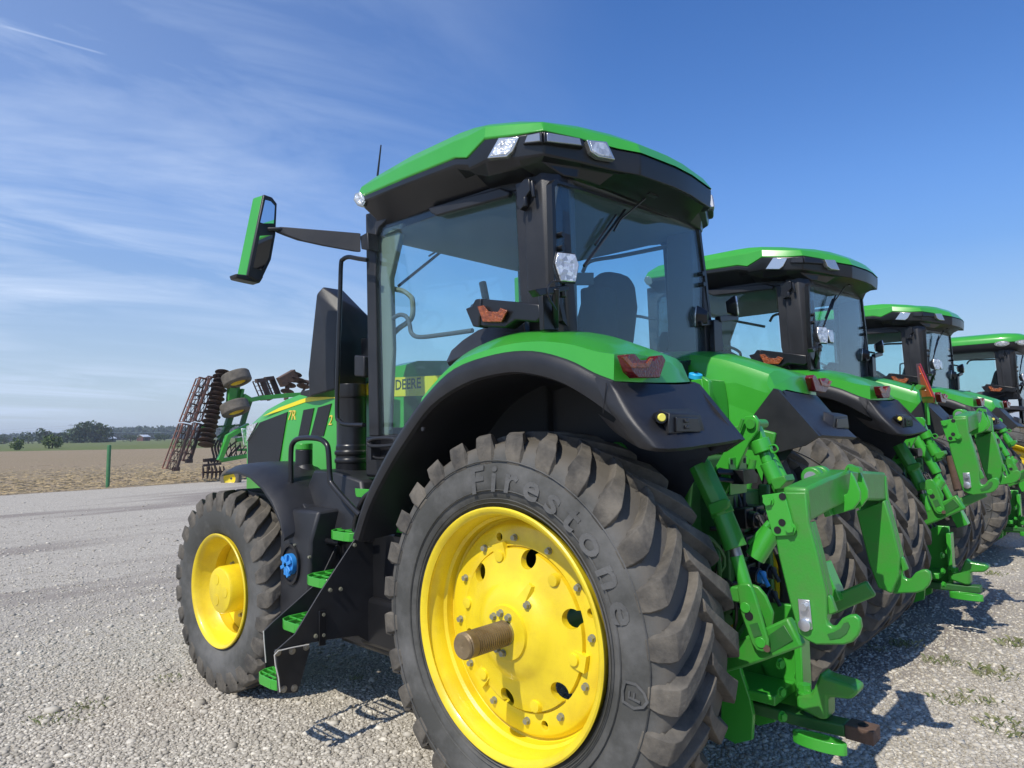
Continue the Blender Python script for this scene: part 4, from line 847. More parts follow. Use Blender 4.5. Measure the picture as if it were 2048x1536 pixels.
def linkage(P, dz=0):
    # main lift arms and rockshaft
    up = (1385, 905)
    a = MB(); Y = .5
    a.tube([A(1385, 880, Y=Y), A(1402, 935, Y=Y)], .036, 14); a.tube([A(1400, 930, Y=Y), A(1447, 1030, Y=Y)], .058, 8); a.tube([A(1440, 1015, Y=Y), A(1471, 1096, Y=Y)], [.050, .056], 24)
    ll = a.build('lift_link', 'green_cast', P, bevel=.004)
    MB().tube([A(1466, 1085, Y=Y), A(1476, 1118, Y=Y)], .028, 20).build('threaded_rod', 'steel', ll)
    MB().tube([A(1473, 1112, Y=Y), A(1492, 1175, Y=Y)], .032, 20).build('link_tube', 'green_paint', ll)
    MB().pp([(1418, 1008), (1453, 996), (1462, 1000), (1460, 1015), (1445, 1024), (1425, 1030)], (0, .02, 0), Y=Y+.05).build('link_clamp', 'green_cast', ll, bevel=.006)
    MB().tube([A(1404, 910, Y=.42), A(1455, 1010, Y=.42)], .018, 8).build('link_handle', 'green_paint', ll)
    # lower clevis
    a = MB().pp([(1477, 1175), (1482, 1166), (1500, 1165), (1507, 1172), (1514, 1190), (1540, 1278), (1541, 1292), (1530, 1303), (1516, 1300), (1506, 1285), (1485, 1225)], (0, .02, 0), Y=.555)
    a.pp([(1477, 1175), (1482, 1166), (1500, 1165), (1520, 1172), (1535, 1190), (1550, 1225), (1541, 1292), (1530, 1303), (1516, 1300), (1506, 1285), (1485, 1225)], (0, .02, 0), Y=.43)
    a.pp([(1478, 1172), (1484, 1164), (1504, 1164), (1516, 1190), (1500, 1196), (1484, 1192)], (0, .13, 0), Y=.44)
    cl = a.build('lift_clevis', 'green_cast', P, bevel=.008)
    MB().pp([(1499, 1249), (1515, 1245), (1524, 1270), (1508, 1275)], (0, .003, 0), Y=.575).build('clevis_slot_shade', 'green_dull', cl)  # thin darker plate on the face, painting the shade of a slot
    for q_ in ((1491, 1215), (1521, 1285)): c = A(*q_, Y=.575); MB().tube([c, c+Vector((0, .006, 0))], .024, 18).build('pin', 'green_paint', cl, bevel=.002)
    c = A(1498, 1232, Y=.576); MB().tube([c, c+Vector((0, .002, 0))], .020, 18).build('hole_shade', 'dark_void', cl)  # near-black disc on the clevis, painted shade of a hole
    c = A(1534, 1297, Y=.575); MB().tube([c, c+Vector((0, .004, 0))], .016, 14).build('worn_spot', 'rust', cl)
    for s in (1, -1):
        a = MB(); p0 = Vector((-.45, s*.42, .62)); p1 = A(1505, 1315, Y=.50); p1.y = s*.5; p2 = A(1595, 1262, Y=.54); p2.y = s*.54
        bar(a, [p0, p1+Vector((.03, 0, .02)), p2], .05, [.11, .12, .13] if s > 0 else [.09, .09, .09])
        lk = a.build('lower_link', 'green_cast', P, bevel=.012)
        b = MB(); bar(b, [p1+Vector((-.03, s*.026, .03)), p2+Vector((.03, s*.026, -.005))], .006, .07); b.build('link_recess_shade', 'green_dull', lk, bevel=.003)  # raised darker strip paints the shade of a hollow along the link
        # right hand lift link
        if s < 0:
            b = MB().tube([(-.62, -.5, 1.80), (-.80, -.5, 1.42)], .045, 14).tube([(-.80, -.5, 1.42), (-.93, -.5, 1.1)], .030, 14); bar(b, [(-.92, -.5, 1.12), (-1.0, -.5, .92)], .12, .10, (1, 0, 0)); b.build('lift_link', 'green_paint', P, bevel=.006)
    a = MB().tube([(-.25, .55, 1.78), (-.25, -.55, 1.78)], .07, 20)
    for s in (1, -1): bar(a, [(-.25, s*.48, 1.80), (-.50, s*.49, 1.88), (-.70, s*.5, 1.84)], .06, [.14, .11, .08])
    a.build('lift_arm', 'green_cast', P, bevel=.01)
    for s in (1, -1):
        a = MB().tube([(-.30, s*.30, .80), (-.52, s*.34, 1.30)], .045, 16).tube([(-.52, s*.34, 1.30), (-.60, s*.38, 1.72)], .022, 12); a.build('lift_cylinder', 'green_cast', P)
    # sway block strut from coupler towards the axle
    a = MB().tube([A(1545, 1060, Y=.30), A(1510, 1115, Y=.34)], .05, 20).tube([A(1540, 1045, Y=.30), A(1500, 1090, Y=.34)], .018, 10); a.build('sway_cylinder', 'green_paint', P)
    # centre bracket (upper link support)
    for y in (.10, -.02):
        a = MB().pp([(1478, 850), (1490, 832), (1508, 830), (1517, 842), (1515, 862), (1498, 885), (1450, 990), (1400, 1000), (1398, 985), (1432, 930)], (0, -.03, 0), Y=y); a.build('link_bracket', 'green_paint', P, bevel=.006)
    MB().tube([A(1500, 848, Y=.12), A(1500, 848, Y=.12)+Vector((0, -.18, 0))], .026, 16).tube([A(1478, 860, Y=.13), A(1486, 838, Y=.13)], .010, 8).build('pin', 'green_cast', P)
    a = MB(); bar(a, [A(1506, 848, Y=.04), A(1520, 885, Y=.04)], .05, .07); a.tube([A(1518, 880, Y=.04), A(1528, 905, Y=.04)], .052, 16); a.tube([A(1528, 905, Y=.04), A(1535, 925, Y=.04)], .028, 16)
    a.tube([A(1535, 925, Y=.04), A(1553, 965, Y=.04)], .042, 24); a.tube([A(1552, 962, Y=.04), A(1562, 985, Y=.04)], .036, 8)
    tl_ = a.build('top_link', 'green_paint', P, bevel=.004)
    b = MB().tube([A(1533, 900, Y=.0), A(1580, 975, Y=.0)], .022, 10); b.tube(smoothpath([A(x, y, Y=.08) for x, y in [(1538, 892), (1550, 890), (1556, 900), (1545, 905), (1538, 892)]]), .005, 6); b.build('link_handle', 'green_paint', tl_)
    MB().pp([(1539, 960), (1568, 950), (1573, 963), (1560, 978), (1548, 980)], (0, -.12, 0), Y=.14).build('link_clamp', 'green_cast', tl_, bevel=.005)
    # socket bracket
    a = MB().pp([(1459, 916), (1493, 911), (1494, 985), (1461, 990)], (.008, 0, 0), X=-.72); br = a.build('socket_bracket', 'green_paint', P, bevel=.002)
    for q_ in ((1463, 923), (1478, 920), (1489, 920)): MB().pp([(q_[0]-2, q_[1]-4), (q_[0]+2, q_[1]-4), (q_[0]+2, q_[1]+6), (q_[0]-2, q_[1]+6)], (-.002, 0, 0), X=-.72).build('hole_shade', 'dark_void', br)  # black patches on the bracket paint the shade of its holes
    a = MB().pp([(1461, 940), (1483, 937), (1492, 950), (1490, 964), (1463, 968)], (-.07, 0, 0), X=-.725); a.tube([A(1465, 945, X=-.73), A(1440, 942, X=-.70), A(1430, 958, X=-.60)], .018, 8); a.tube([A(1465, 962, X=-.73), A(1440, 958, X=-.70), A(1428, 972, X=-.6)], .014, 8)
    a.build('trailer_socket', 'black_smooth', P, bevel=.008)
    # hydraulic outlets
    a = MB().b2(-.66, -.42, -.34, .10, .95, 1.55); a.b2(-.72, -.66, -.34, -.30, .95, 1.58); a.build('valve_block', 'green_dull', P, bevel=.01)
    for k, zz in enumerate((1.42, 1.27, 1.12, .99)):
        for y in (.0, -.14):
            c = Vector((-.68, y, zz)); a = MB().tube([c, c+Vector((-.10, 0, -.01))], .045, 14).box(c+Vector((-.02, 0, 0)), (.08, .10, .11)); a.tube([c+Vector((0, .05, -.05)), c+Vector((.12, .12, -.06))], .014, 8)
            vo = a.build('hydraulic_outlet', 'black_smooth', P, bevel=.006)
            MB().tube([c+Vector((-.10, 0, -.01)), c+Vector((-.125, 0, -.012))], .034, 12).tube([c+Vector((-.12, .02, .02)), c+Vector((-.16, .03, -.05))], .012, 8).build('dust_cap', 'blue_cap' if (k == 2 and y == 0) else 'black_plastic', vo)
    random.seed(5)
    for k in range(12):
        y0 = random.uniform(-.3, .3); z0 = random.uniform(1.0, 1.55); p = Vector((-.55, y0, z0))
        pts = [p, p+Vector((-.10, random.uniform(-.1, .1), .05)), p+Vector((-.12, random.uniform(-.15, .15), random.uniform(-.3, -.1))), p+Vector((.02, random.uniform(-.2, .2), random.uniform(-.55, -.3)))]
        MB().tube(smoothpath(pts), random.choice((.009, .012, .015)), 6).build('hydraulic_hose', random.choice(('black_smooth', 'green_dull', 'black_smooth')), P)
    MB().tube(smoothpath([A(x, y, Y=.25) for x, y in [(1372, 945), (1375, 932), (1388, 931), (1400, 940), (1406, 958)]]), .010, 8).box(A(1378, 950, Y=.25), (.10, .08, .05)).build('hydraulic_pipe', 'green_cast', P)
    # drawbar frame and hitch
    for s in (1, -1):
        a = MB().pp([(1447, 1300), (1470, 1290), (1482, 1345), (1500, 1400), (1506, 1430), (1504, 1480), (1470, 1488), (1440, 1470)], (0, -.03, 0), Y=.16); (a if s > 0 else mir(a)).build('hitch_plate', 'green_paint', P, bevel=.004)
        b = MB(); [b.hexb(Vector((-.62, s*.165, z)), (0, s, 0), .022, .02) for z in (.42, .53, .64)]; b.hexb(Vector((-.70, s*.12, .5)), (-1, 0, 0), .02, .03)
    a = MB(); bar(a, [(-.3, 0, .42), (-1.05, 0, .42), (-1.199, 0, .428)], .105, .06, (0, 0, 1)); a.build('drawbar', 'green_dull', P, bevel=.008)
    a = MB().prism([A(x, y, Y=.07) for x, y in [(1592, 1392), (1622, 1390), (1640, 1345), (1650, 1355), (1700, 1370), (1714, 1378), (1714, 1390), (1700, 1400), (1655, 1395), (1655, 1440), (1640, 1440), (1592, 1415)]], (0, -.12, 0)); a.build('drawbar_clevis', 'green_cast', P, bevel=.014)
    a = MB().pp([(1690, 1366), (1700, 1372), (1712, 1372), (1714, 1362), (1700, 1358)], (0, -.12, 0), Y=.07)
    c = A(1610, 1386, Y=.02); MB().hexb(c, (0, 0, 1), .034, .045).build('bolt', 'green_paint', P)
    a = MB().b2(-1.33, -1.20, -.055, .055, .395, .462); a.build('drawbar_end', 'rust', P, bevel=.004); MB().tube([(-1.27, 0, .4625), (-1.27, 0, .465)], .024, 16).build('hole_shade', 'dark_void', P)  # pin hole is a black disc on top, its shade painted
    a = MB().tube(smoothpath([Vector(p) for p in ((-1.02, .14, .40), (-1.02, .10, .33), (-1.20, .06, .31), (-1.26, .0, .33), (-1.2, -.06, .36))]), .0, 4)
    a = MB(); r_ = []
    for t in range(17):
        th = 2*PI*t/16; cx = -1.10+.13*math.cos(th); cy = .12+.045*math.sin(th); r_.append([Vector((cx, cy, .345)), Vector((cx, cy, .40)), Vector((-1.10+.115*math.cos(th), .12+.032*math.sin(th), .40)), Vector((-1.10+.115*math.cos(th), .12+.032*math.sin(th), .345))])
    a.loft(r_, True, False); a.build('drawbar_step', 'green_paint', P, bevel=.003)
    for s in (1, -1):
        for z in (.58, .72, .46): MB().hexb((-.93 if s > 0 else -.9, s*.15, z), (-1, .3, 0), .022, .02).build('bolt', 'green_paint', P)
    a = MB().b2(-.95, -.55, -.16, -.13, .35, .95); a.b2(-.98, -.94, -.14, -.02, .36, .9); a.b2(-.9, -.6, -.12, .15, .50, .55); a.build('hitch_frame', 'green_paint', P, bevel=.006)
    # blue capped filler on the right fender side
    a = MB().pp([(1381, 760), (1404, 757), (1411, 800), (1413, 838), (1388, 790)], (0, -.3, 0), Y=-.20); a.pp([(1402, 752), (1418, 762), (1420, 800), (1411, 800)], (0, -.05, 0), Y=-.2); bt = a.build('filler_housing', 'green_paint', P, bevel=.006)
    c = A(1390, 752, Y=-.28); MB().tube([c-Vector((0, 0, .02)), c+Vector((-.01, .005, .015))], .042, 24).build('blue_filler_cap', 'cyan_cap', bt, bevel=.006)
    MB().tube([c+Vector((-.03, .02, .022)), c+Vector((.02, -.02, .022))], .006, 6).build('cap_handle', 'black_smooth', bt)
coupler(T1); linkage(T1)
# ------------------------------------------------------------------ the rest of the row
lab(T1, 'nearest green tractor seen from behind, with yellow wheels, mirror arm and steps towards the field', 'tractor', 'tractors parked side by side')
def dup(src, loc, skip=(), rz=0, only=None):
    r = src.copy(); COL.objects.link(r); r.location = loc; r.rotation_euler = (0, 0, rz)
    for ch in kids(src):
        nm = ch.name.split('.')[0]
        if nm in skip: continue
        c = ch.copy(); COL.objects.link(c); c.parent = r
        for g in kids(ch):
            d = g.copy(); COL.objects.link(d); d.parent = c
    return r
# extra lamps of the far side, seen past the rear window
for c_, n_ in ((A(1472, 612, X=-.2), (-1, -.5, .1)), (A(1395, 634, X=-.12), (1, .35, .1))): worklamp(c_, n_, s=.068)
MB().pp([(1440, 632), (1476, 628), (1478, 640), (1442, 644)], (.04, 0, 0), X=-.2).pp([(1428, 640), (1444, 640), (1446, 702), (1430, 704)], (.04, 0, 0), X=-.19).pp([(1402, 642), (1440, 638), (1440, 648), (1404, 652)], (.03, 0, 0), X=-.17).build('lamp_bracket', 'black_smooth', T1, bevel=.004)
SK = ('axle_shaft', 'filler_housing', 'mirror_housing', 'mirror_arm', 'mirror_arm_base', 'antenna')
RAISE = {'coupler_leg': .33, 'corner_plate': .33, 'latch_plate': .33, 'coupler_beam': .33, 'top_hook': .33, 'hook_latch': .33, 'link_eye': .33, 'pin': .33, 'lower_link': .24, 'lift_clevis': .24, 'hook_slot_shade': 0}
def place(loc, label, skip=(), duals=True, up=True, rz=0):
    r = dup(T1, loc, SK+tuple(skip), rz); lab(r, label, 'tractor', 'tractors parked side by side')
    if up:
        for c in kids(r):
            k = RAISE.get(c.name.split('.')[0])
            if k and not (c.name.startswith('pin') and abs(c.location.z) > 9): c.location.z += k
    if duals:
        wheel_rear(1, (0, 1.56, .93), r, text=True); wheel_rear(-1, (0, -1.56, .93), r)
    return r
T2 = place((.05, -3.80, 0), 'second tractor from the camera, on dual rear wheels, twin work lamps beside its rear window', ('drawbar_end',))
CP = ('coupler_leg', 'corner_plate', 'latch_plate', 'coupler_beam', 'top_hook', 'hook_latch', 'link_eye', 'pin', 'hook_slot_shade')
T3 = place((.08, -8.35, 0), 'third tractor in the row, behind the orange triangle sign, whip antenna on its roof', CP+('drawbar_end',), duals=False)
MB().tube([(-1.02, .02, 1.62), (-1.07, .02, 1.30)], .035, 12).build('rusty_link', 'rust', T2)
for r_, off in ((T2, T2.location), (T3, T3.location)):
    for d_ in ((-.02, -.15, .0),):
        c = c0+Vector(d_); n = Vector((-1, .1, .1)).normalized(); u = Vector((0, 0, 1)).cross(n).normalized(); v = n.cross(u)
        pts = [(-.75, .95), (.75, .95), (1, .2), (.62, -1), (-.62, -1), (-1, .2)]
        o = MB().loft([[c-n*.07+u*x*.045+v*y*.045 for x, y in pts], [c+u*x*.062+v*y*.07 for x, y in pts]]).build('work_lamp', 'black_smooth', r_, bevel=.004)
        MB().prism([c+u*x*.056+v*y*.062 for x, y in pts], n*.012).build('lens', 'lamp_glass', o, bevel=.004)
MB().tube([(1.3, -.55, 3.66), (1.3, -.55, 4.02)], [.006, .004], 6).build('whip_antenna', 'black_smooth', T3)
# older tractor with a rounded roof at the far end
OLD = ('roof', 'roof_lamp', 'light_bar', 'corner_lamp', 'mirror_housing', 'mirror_arm', 'mirror_arm_base', 'antenna', 'rear_fender', 'door_header')+CP
T4 = place((-.35, -13.2, 0), 'farthest tractor, older type with a rounded roof and three oval lamps at its rear corner', OLD, duals=True)
def old_roof(P):
    def rr(k, z, kx=1.0):
        pts = []
        for i in range(40):
            t = 2*PI*i/40; c_, s_ = math.cos(t), math.sin(t); e = .38
            pts.append(Vector((.68+math.copysign(abs(c_)**e, c_)*1.02*k*kx, math.copysign(abs(s_)**e, s_)*.98*k, z)))
        return pts
    o = MB().loft([rr(.96, 3.42), rr(1, 3.44), rr(1.0, 3.50), rr(.97, 3.56), rr(.88, 3.61), rr(.7, 3.645), rr(.35, 3.66)]).build('roof', 'green_paint', P, smooth=60)
    MB().loft([rr(.98, 3.44), rr(.995, 3.435), rr(.985, 3.36), rr(.93, 3.30), rr(.82, 3.28)]).build('roof_lining', 'black_plastic', o, smooth=60)
    for p, n in (((.05, .99, 3.41), (-.1, 1, -.1)), ((-.24, .88, 3.41), (-.75, .66, -.1)), ((-.345, .62, 3.41), (-1, .1, -.1))):
        p = Vector(p); n = Vector(n).normalized(); u = Vector((0, 0, 1)).cross(n).normalized(); v = n.cross(u)
        e = [p+n*.005+u*.12*math.cos(2*PI*i/24)+v*.052*math.sin(2*PI*i/24) for i in range(24)]
        l_ = MB().loft([[q-n*.03 for q in e], [q+n*.02 for q in e]]).build('roof_lamp', 'chrome_bezel', P); MB().loft([[p+n*.02+(q-p-n*.005)*.8 for q in e], [p+n*.035+(q-p-n*.005)*.6 for q in e]]).build('lens', 'lamp_glass', l_)
old_roof(T4)
def old_fender(P):
    for s in (1, -1):
        r = []
        for t in range(0, 150, 8):
            th = math.radians(25+t); x, z = math.cos(th)*1.22, .95+math.sin(th)*1.28
            r.append([Vector((x, s*.55, z-.02)), Vector((x, s*.9, z)), Vector((x, s*1.25, z-.02)), Vector((x*.99, s*1.32, z-.07)), Vector((x*.97, s*1.30, z-.08)), Vector((x*.97, s*.55, z-.08))])
        o = MB().loft(r).build('rear_fender', 'black_plastic', P, smooth=50)
        MB().box((-.72, s*.98, 2.10), (.06, .2, .09)).build('tail_lamp', 'red_lens', o, bevel=.01); MB().tube([(-1.05, s*1.15, 1.78), (-1.08, s*1.15, 1.78)], .022, 14).build('yellow_button', 'yellow_button', o)
old_fender(T4)
# slow vehicle triangle on a pole behind the second tractor
def pq(px, d): 
    o = []
    p0 = CC+d*(CW + (1850-1024)/CF*CR - (770-768)/CF*CU); n = Vector((-.80, .12, .05)).normalized()
    n = Vector((-1, -.42, 0)).normalized()
    return planepts(px, p0, n)
TR = empty('warning_sign'); lab(TR, 'orange and dark red slow-vehicle triangle standing behind the second tractor', 'warning sign')
P_, n_ = pq([(1832, 728), (1839, 727), (1868, 795), (1867, 806), (1846, 806), (1838, 781)], 6.75)
if n_.dot(CC-P_[0]) < 0: n_ = -n_
MB().prism(P_, n_*-.01).build('reflective_border', 'dark_red', TR)
P_, _ = pq([(1838, 732), (1865, 793), (1845, 794)], 6.75); MB().prism(P_, n_*.004).build('triangle', 'orange_red', TR)
P_, _ = pq([(1849, 804), (1853, 804), (1856, 850), (1851, 850)], 6.75); MB().prism(P_, n_*-.02).build('bracket', 'green_paint', TR)
for q_ in ((1842, 748), (1852, 781)): (p_,), _ = pq([q_], 6.75); MB().tube([p_, p_+n_*.01], .008, 10).build('bolt', 'steel', TR)
# ------------------------------------------------------------------ ground
def gmat():
    mt = bpy.data.materials.new('gravel'); mt.use_nodes = True; t = mt.node_tree; p = t.nodes['Principled BSDF']; p.inputs['Roughness'].default_value = .9; p.inputs['Specular IOR Level'].default_value = .25
    g = nd('ShaderNodeNewGeometry', t)
    def noise(sc, de=4, ro=.6):
        n = nd('ShaderNodeTexNoise', t); n.inputs['Scale'].default_value = sc; n.inputs['Detail'].default_value = de; n.inputs['Roughness'].default_value = ro; t.links.new(g.outputs['Position'], n.inputs[0]); return n.outputs[0]
    def ramp(v, a, b, c=0, d=1):
        r = nd('ShaderNodeMapRange', t); r.inputs[1].default_value = a; r.inputs[2].default_value = b; r.inputs[3].default_value = c; r.inputs[4].default_value = d; t.links.new(v, r.inputs[0]); return r.outputs[0]
    def vor(sc):
        v = nd('ShaderNodeTexVoronoi', t); v.inputs['Scale'].default_value = sc; t.links.new(g.outputs['Position'], v.inputs[0]); return v
    v1 = vor(58); v2 = vor(110)
    sp = nd('ShaderNodeSeparateColor', t); t.links.new(v1.outputs['Color'], sp.inputs[0])
    cr = nd('ShaderNodeValToRGB', t); e = cr.color_ramp.elements; e[0].color = (.30, .268, .22, 1); e[1].color = (.64, .59, .49, 1); e.new(.35).color = (.42, .382, .315, 1); e.new(.7).color = (.49, .449, .372, 1); t.links.new(sp.outputs[0], cr.inputs[0])
    # dust between the stones, warm tracks
    mx = nd('ShaderNodeMix', t, data_type='RGBA'); t.links.new(ramp(noise(3.2, 8, .7), .45, .75, 0, .55), mx.inputs[0]); t.links.new(cr.outputs[0], mx.inputs[6]); mx.inputs[7].default_value = (.38, .345, .285, 1)
    m2 = nd('ShaderNodeMix', t, data_type='RGBA')
    mpp = nd('ShaderNodeMapping', t); mpp.inputs['Rotation'].default_value = (0, 0, .25); mpp.inputs['Scale'].default_value = (.35, .07, 1); t.links.new(g.outputs['Position'], mpp.inputs[0])
    tr = nd('ShaderNodeTexNoise', t); tr.inputs['Scale'].default_value = 1.3; tr.inputs['Detail'].default_value = 3; t.links.new(mpp.outputs[0], tr.inputs[0])
    t.links.new(ramp(tr.outputs[0], .49, .60, 0, .75), m2.inputs[0]); t.links.new(mx.outputs[2], m2.inputs[6]); m2.inputs[7].default_value = (.24, .205, .175, 1)
    t.links.new(m2.outputs[2], p.inputs['Base Color'])
    b = nd('ShaderNodeBump', t); b.inputs['Strength'].default_value = .8; b.inputs['Distance'].default_value = .008
    ad = nd('ShaderNodeMath', t, operation='ADD'); t.links.new(ramp(v1.outputs['Distance'], 0, .7, 1, 0), ad.inputs[0]); t.links.new(ramp(v2.outputs['Distance'], 0, .7, .4, 0), ad.inputs[1])
    t.links.new(ad.outputs[0], b.inputs['Height']); t.links.new(b.outputs[0], p.inputs['Normal']); M['gravel'] = mt
    # stones: colour varies per island
    mt = bpy.data.materials.new('stone'); mt.use_nodes = True; t = mt.node_tree; p = t.nodes['Principled BSDF']; p.inputs['Roughness'].default_value = .85; p.inputs['Specular IOR Level'].default_value = .3
    g = nd('ShaderNodeNewGeometry', t); cr = nd('ShaderNodeValToRGB', t); e = cr.color_ramp.elements; e[0].color = (.33, .298, .24, 1); e[1].color = (.72, .665, .55, 1); e.new(.4).color = (.44, .402, .33, 1); e.new(.8).color = (.52, .477, .395, 1)
    t.links.new(g.outputs['Random Per Island'], cr.inputs[0]); t.links.new(cr.outputs[0], p.inputs['Base Color']); M['stone'] = mt
    def field(name, c1, c2, sc, sx, c3=None, lo=.35, hi=.65):
        mt = bpy.data.materials.new(name); mt.use_nodes = True; t = mt.node_tree; p = t.nodes['Principled BSDF']; p.inputs['Roughness'].default_value = 1; p.inputs['Specular IOR Level'].default_value = .1
        g = nd('ShaderNodeNewGeometry', t); mp = nd('ShaderNodeMapping', t); mp.inputs['Scale'].default_value = sx; t.links.new(g.outputs['Position'], mp.inputs[0])
        n = nd('ShaderNodeTexNoise', t); n.inputs['Scale'].default_value = sc; n.inputs['Detail'].default_value = 12; n.inputs['Roughness'].default_value = .72; t.links.new(mp.outputs[0], n.inputs[0])
        r = nd('ShaderNodeMapRange', t); r.inputs[1].default_value = lo; r.inputs[2].default_value = hi; t.links.new(n.outputs[0], r.inputs[0])
        mx = nd('ShaderNodeMix', t, data_type='RGBA'); t.links.new(r.outputs[0], mx.inputs[0]); mx.inputs[6].default_value = (*c1, 1); mx.inputs[7].default_value = (*c2, 1)
        n2 = nd('ShaderNodeTexNoise', t); n2.inputs['Scale'].default_value = .05; n2.inputs['Detail'].default_value = 4; t.links.new(mp.outputs[0], n2.inputs[0])
        r2 = nd('ShaderNodeMapRange', t); r2.inputs[1].default_value = .4; r2.inputs[2].default_value = .6; t.links.new(n2.outputs[0], r2.inputs[0])
        m2 = nd('ShaderNodeMix', t, data_type='RGBA'); t.links.new(r2.outputs[0], m2.inputs[0]); t.links.new(mx.outputs[2], m2.inputs[6]); m2.inputs[7].default_value = (*(c3 or c1), 1)
        m3 = nd('ShaderNodeMix', t, data_type='RGBA'); m3.inputs[0].default_value = .4; t.links.new(mx.outputs[2], m3.inputs[6]); t.links.new(m2.outputs[2], m3.inputs[7])
        t.links.new(m3.outputs[2], p.inputs['Base Color']); b = nd('ShaderNodeBump', t); b.inputs['Strength'].default_value = .8; b.inputs['Distance'].default_value = .06; t.links.new(n.outputs[0], b.inputs['Height']); t.links.new(b.outputs[0], p.inputs['Normal']); M[name] = mt
    field('stubble', (.15, .115, .072), (.46, .37, .24), 6, (1, 1, 1), (.30, .235, .16), .38, .66)
    field('meadow', (.07, .11, .035), (.22, .22, .10), 1.2, (.4, .15, 1), (.12, .16, .05))
    field('far_field', (.12, .15, .06), (.26, .25, .13), .6, (.3, .1, 1), (.2, .2, .1))
gmat()
def sheet(name, pts, z, mt):
    return lab(MB().add([(x, y, z) for x, y in pts], [tuple(range(len(pts)))]).build(name, mt, smooth=0), kind='structure')
sheet('ground', [(-60, 60), (-60, -120), (60, -160), (60, 60)], 0, 'gravel')
def strip_sheet(name, x0, x1, z, mt, e0, e1, y0=160, y1=-900, n=90):
    a = MB(); vs = []; 
    for i in range(n+1):
        y = y0+(y1-y0)*(i/n)**1.0
        j = (random.uniform(-1, 1)*e0, random.uniform(-1, 1)*e1)
        vs += [(x0(y)+j[0], y, z), (x1(y)+j[1], y, z)]
    a.add(vs, [(2*i, 2*i+1, 2*i+3, 2*i+2) for i in range(n)]); return lab(a.build(name, mt, smooth=0), kind='structure')
strip_sheet('stubble_field', lambda y: 27.3, lambda y: 175+y*1.16 if y > -60 else 105+(y+60)*.1, .004, 'stubble', .12, .3, 60, -300, 240)
strip_sheet('meadow', lambda y: 20, lambda y: 700, -.03, 'meadow', 0, 0, 900, -2500, 4)
strip_sheet('far_fields', lambda y: 600, lambda y: 5000, -.06, 'far_field', 0, 0, 4000, -6000, 4)
sheet('base_terrain', [(-3000, 4000), (-3000, -6000), (700, -6000), (700, 4000)], -.12, 'meadow')
# loose stones close to the camera
def stones():
    ph = (1+5**.5)/2
    ico = np.array([(-1, ph, 0), (1, ph, 0), (-1, -ph, 0), (1, -ph, 0), (0, -1, ph), (0, 1, ph), (0, -1, -ph), (0, 1, -ph), (ph, 0, -1), (ph, 0, 1), (-ph, 0, -1), (-ph, 0, 1)])/1.9
    F = np.array([(0, 11, 5), (0, 5, 1), (0, 1, 7), (0, 7, 10), (0, 10, 11), (1, 5, 9), (5, 11, 4), (11, 10, 2), (10, 7, 6), (7, 1, 8), (3, 9, 4), (3, 4, 2), (3, 2, 6), (3, 6, 8), (3, 8, 9), (4, 9, 5), (2, 4, 11), (6, 2, 10), (8, 6, 7), (9, 8, 1)])
    pts = []
    n = 0; out = []
    tot = 105000
    # sample positions through the view so that density follows the picture
    px = rng.uniform(-80, 2128, tot*2); t = rng.uniform(0, 1, tot*2); py = 985 + (1600-985)*t**.62
    d = np.array(CW)[None] + ((px-1024)/CF)[:, None]*np.array(CR)[None] - ((py-768)/CF)[:, None]*np.array(CU)[None]
    k = -CC.z/d[:, 2]; P = np.array(CC)[None] + d*k[:, None]
    ok = (k > 0) & (P[:, 0] < 26.8); P = P[ok][:tot]; dist = np.linalg.norm(P-np.array(CC), axis=1)
    m = len(P)
    s = rng.lognormal(math.log(.0074), .40, m)*np.clip(1+(dist-5)*.035, 1, 1.6)
    V = ico[None]*(1+rng.uniform(-.28, .28, (m, 12, 1)))*np.stack([s*rng.uniform(.8, 1.5, m), s*rng.uniform(.8, 1.5, m), s*rng.uniform(.45, .8, m)], -1)[:, None, :]
    a = rng.uniform(0, 2*PI, m); ca, sa = np.cos(a)[:, None], np.sin(a)[:, None]
    X = V[:, :, 0]*ca-V[:, :, 1]*sa; Y = V[:, :, 0]*sa+V[:, :, 1]*ca; V = np.stack([X, Y, V[:, :, 2]+(s*.15)[:, None]], -1)
    V[:, :, 0] += P[:, 0:1]; V[:, :, 1] += P[:, 1:2]
    FF = (F[None] + 12*np.arange(m)[:, None, None]).reshape(-1, 3)
    me = bpy.data.meshes.new('loose_stones'); me.vertices.add(m*12); me.vertices.foreach_set('co', V.reshape(-1)); nf = len(FF)
    me.loops.add(nf*3); me.loops.foreach_set('vertex_index', FF.reshape(-1)); me.polygons.add(nf); me.polygons.foreach_set('loop_start', np.arange(nf)*3); me.polygons.foreach_set('loop_total', np.full(nf, 3))
    me.update(); me.validate(); me.materials.append(M['stone']); o = bpy.data.objects.new('loose_stones', me); COL.objects.link(o)
    lab(o, 'loose pale crushed stones scattered over the gravel yard', 'gravel', kind='stuff')
stones()
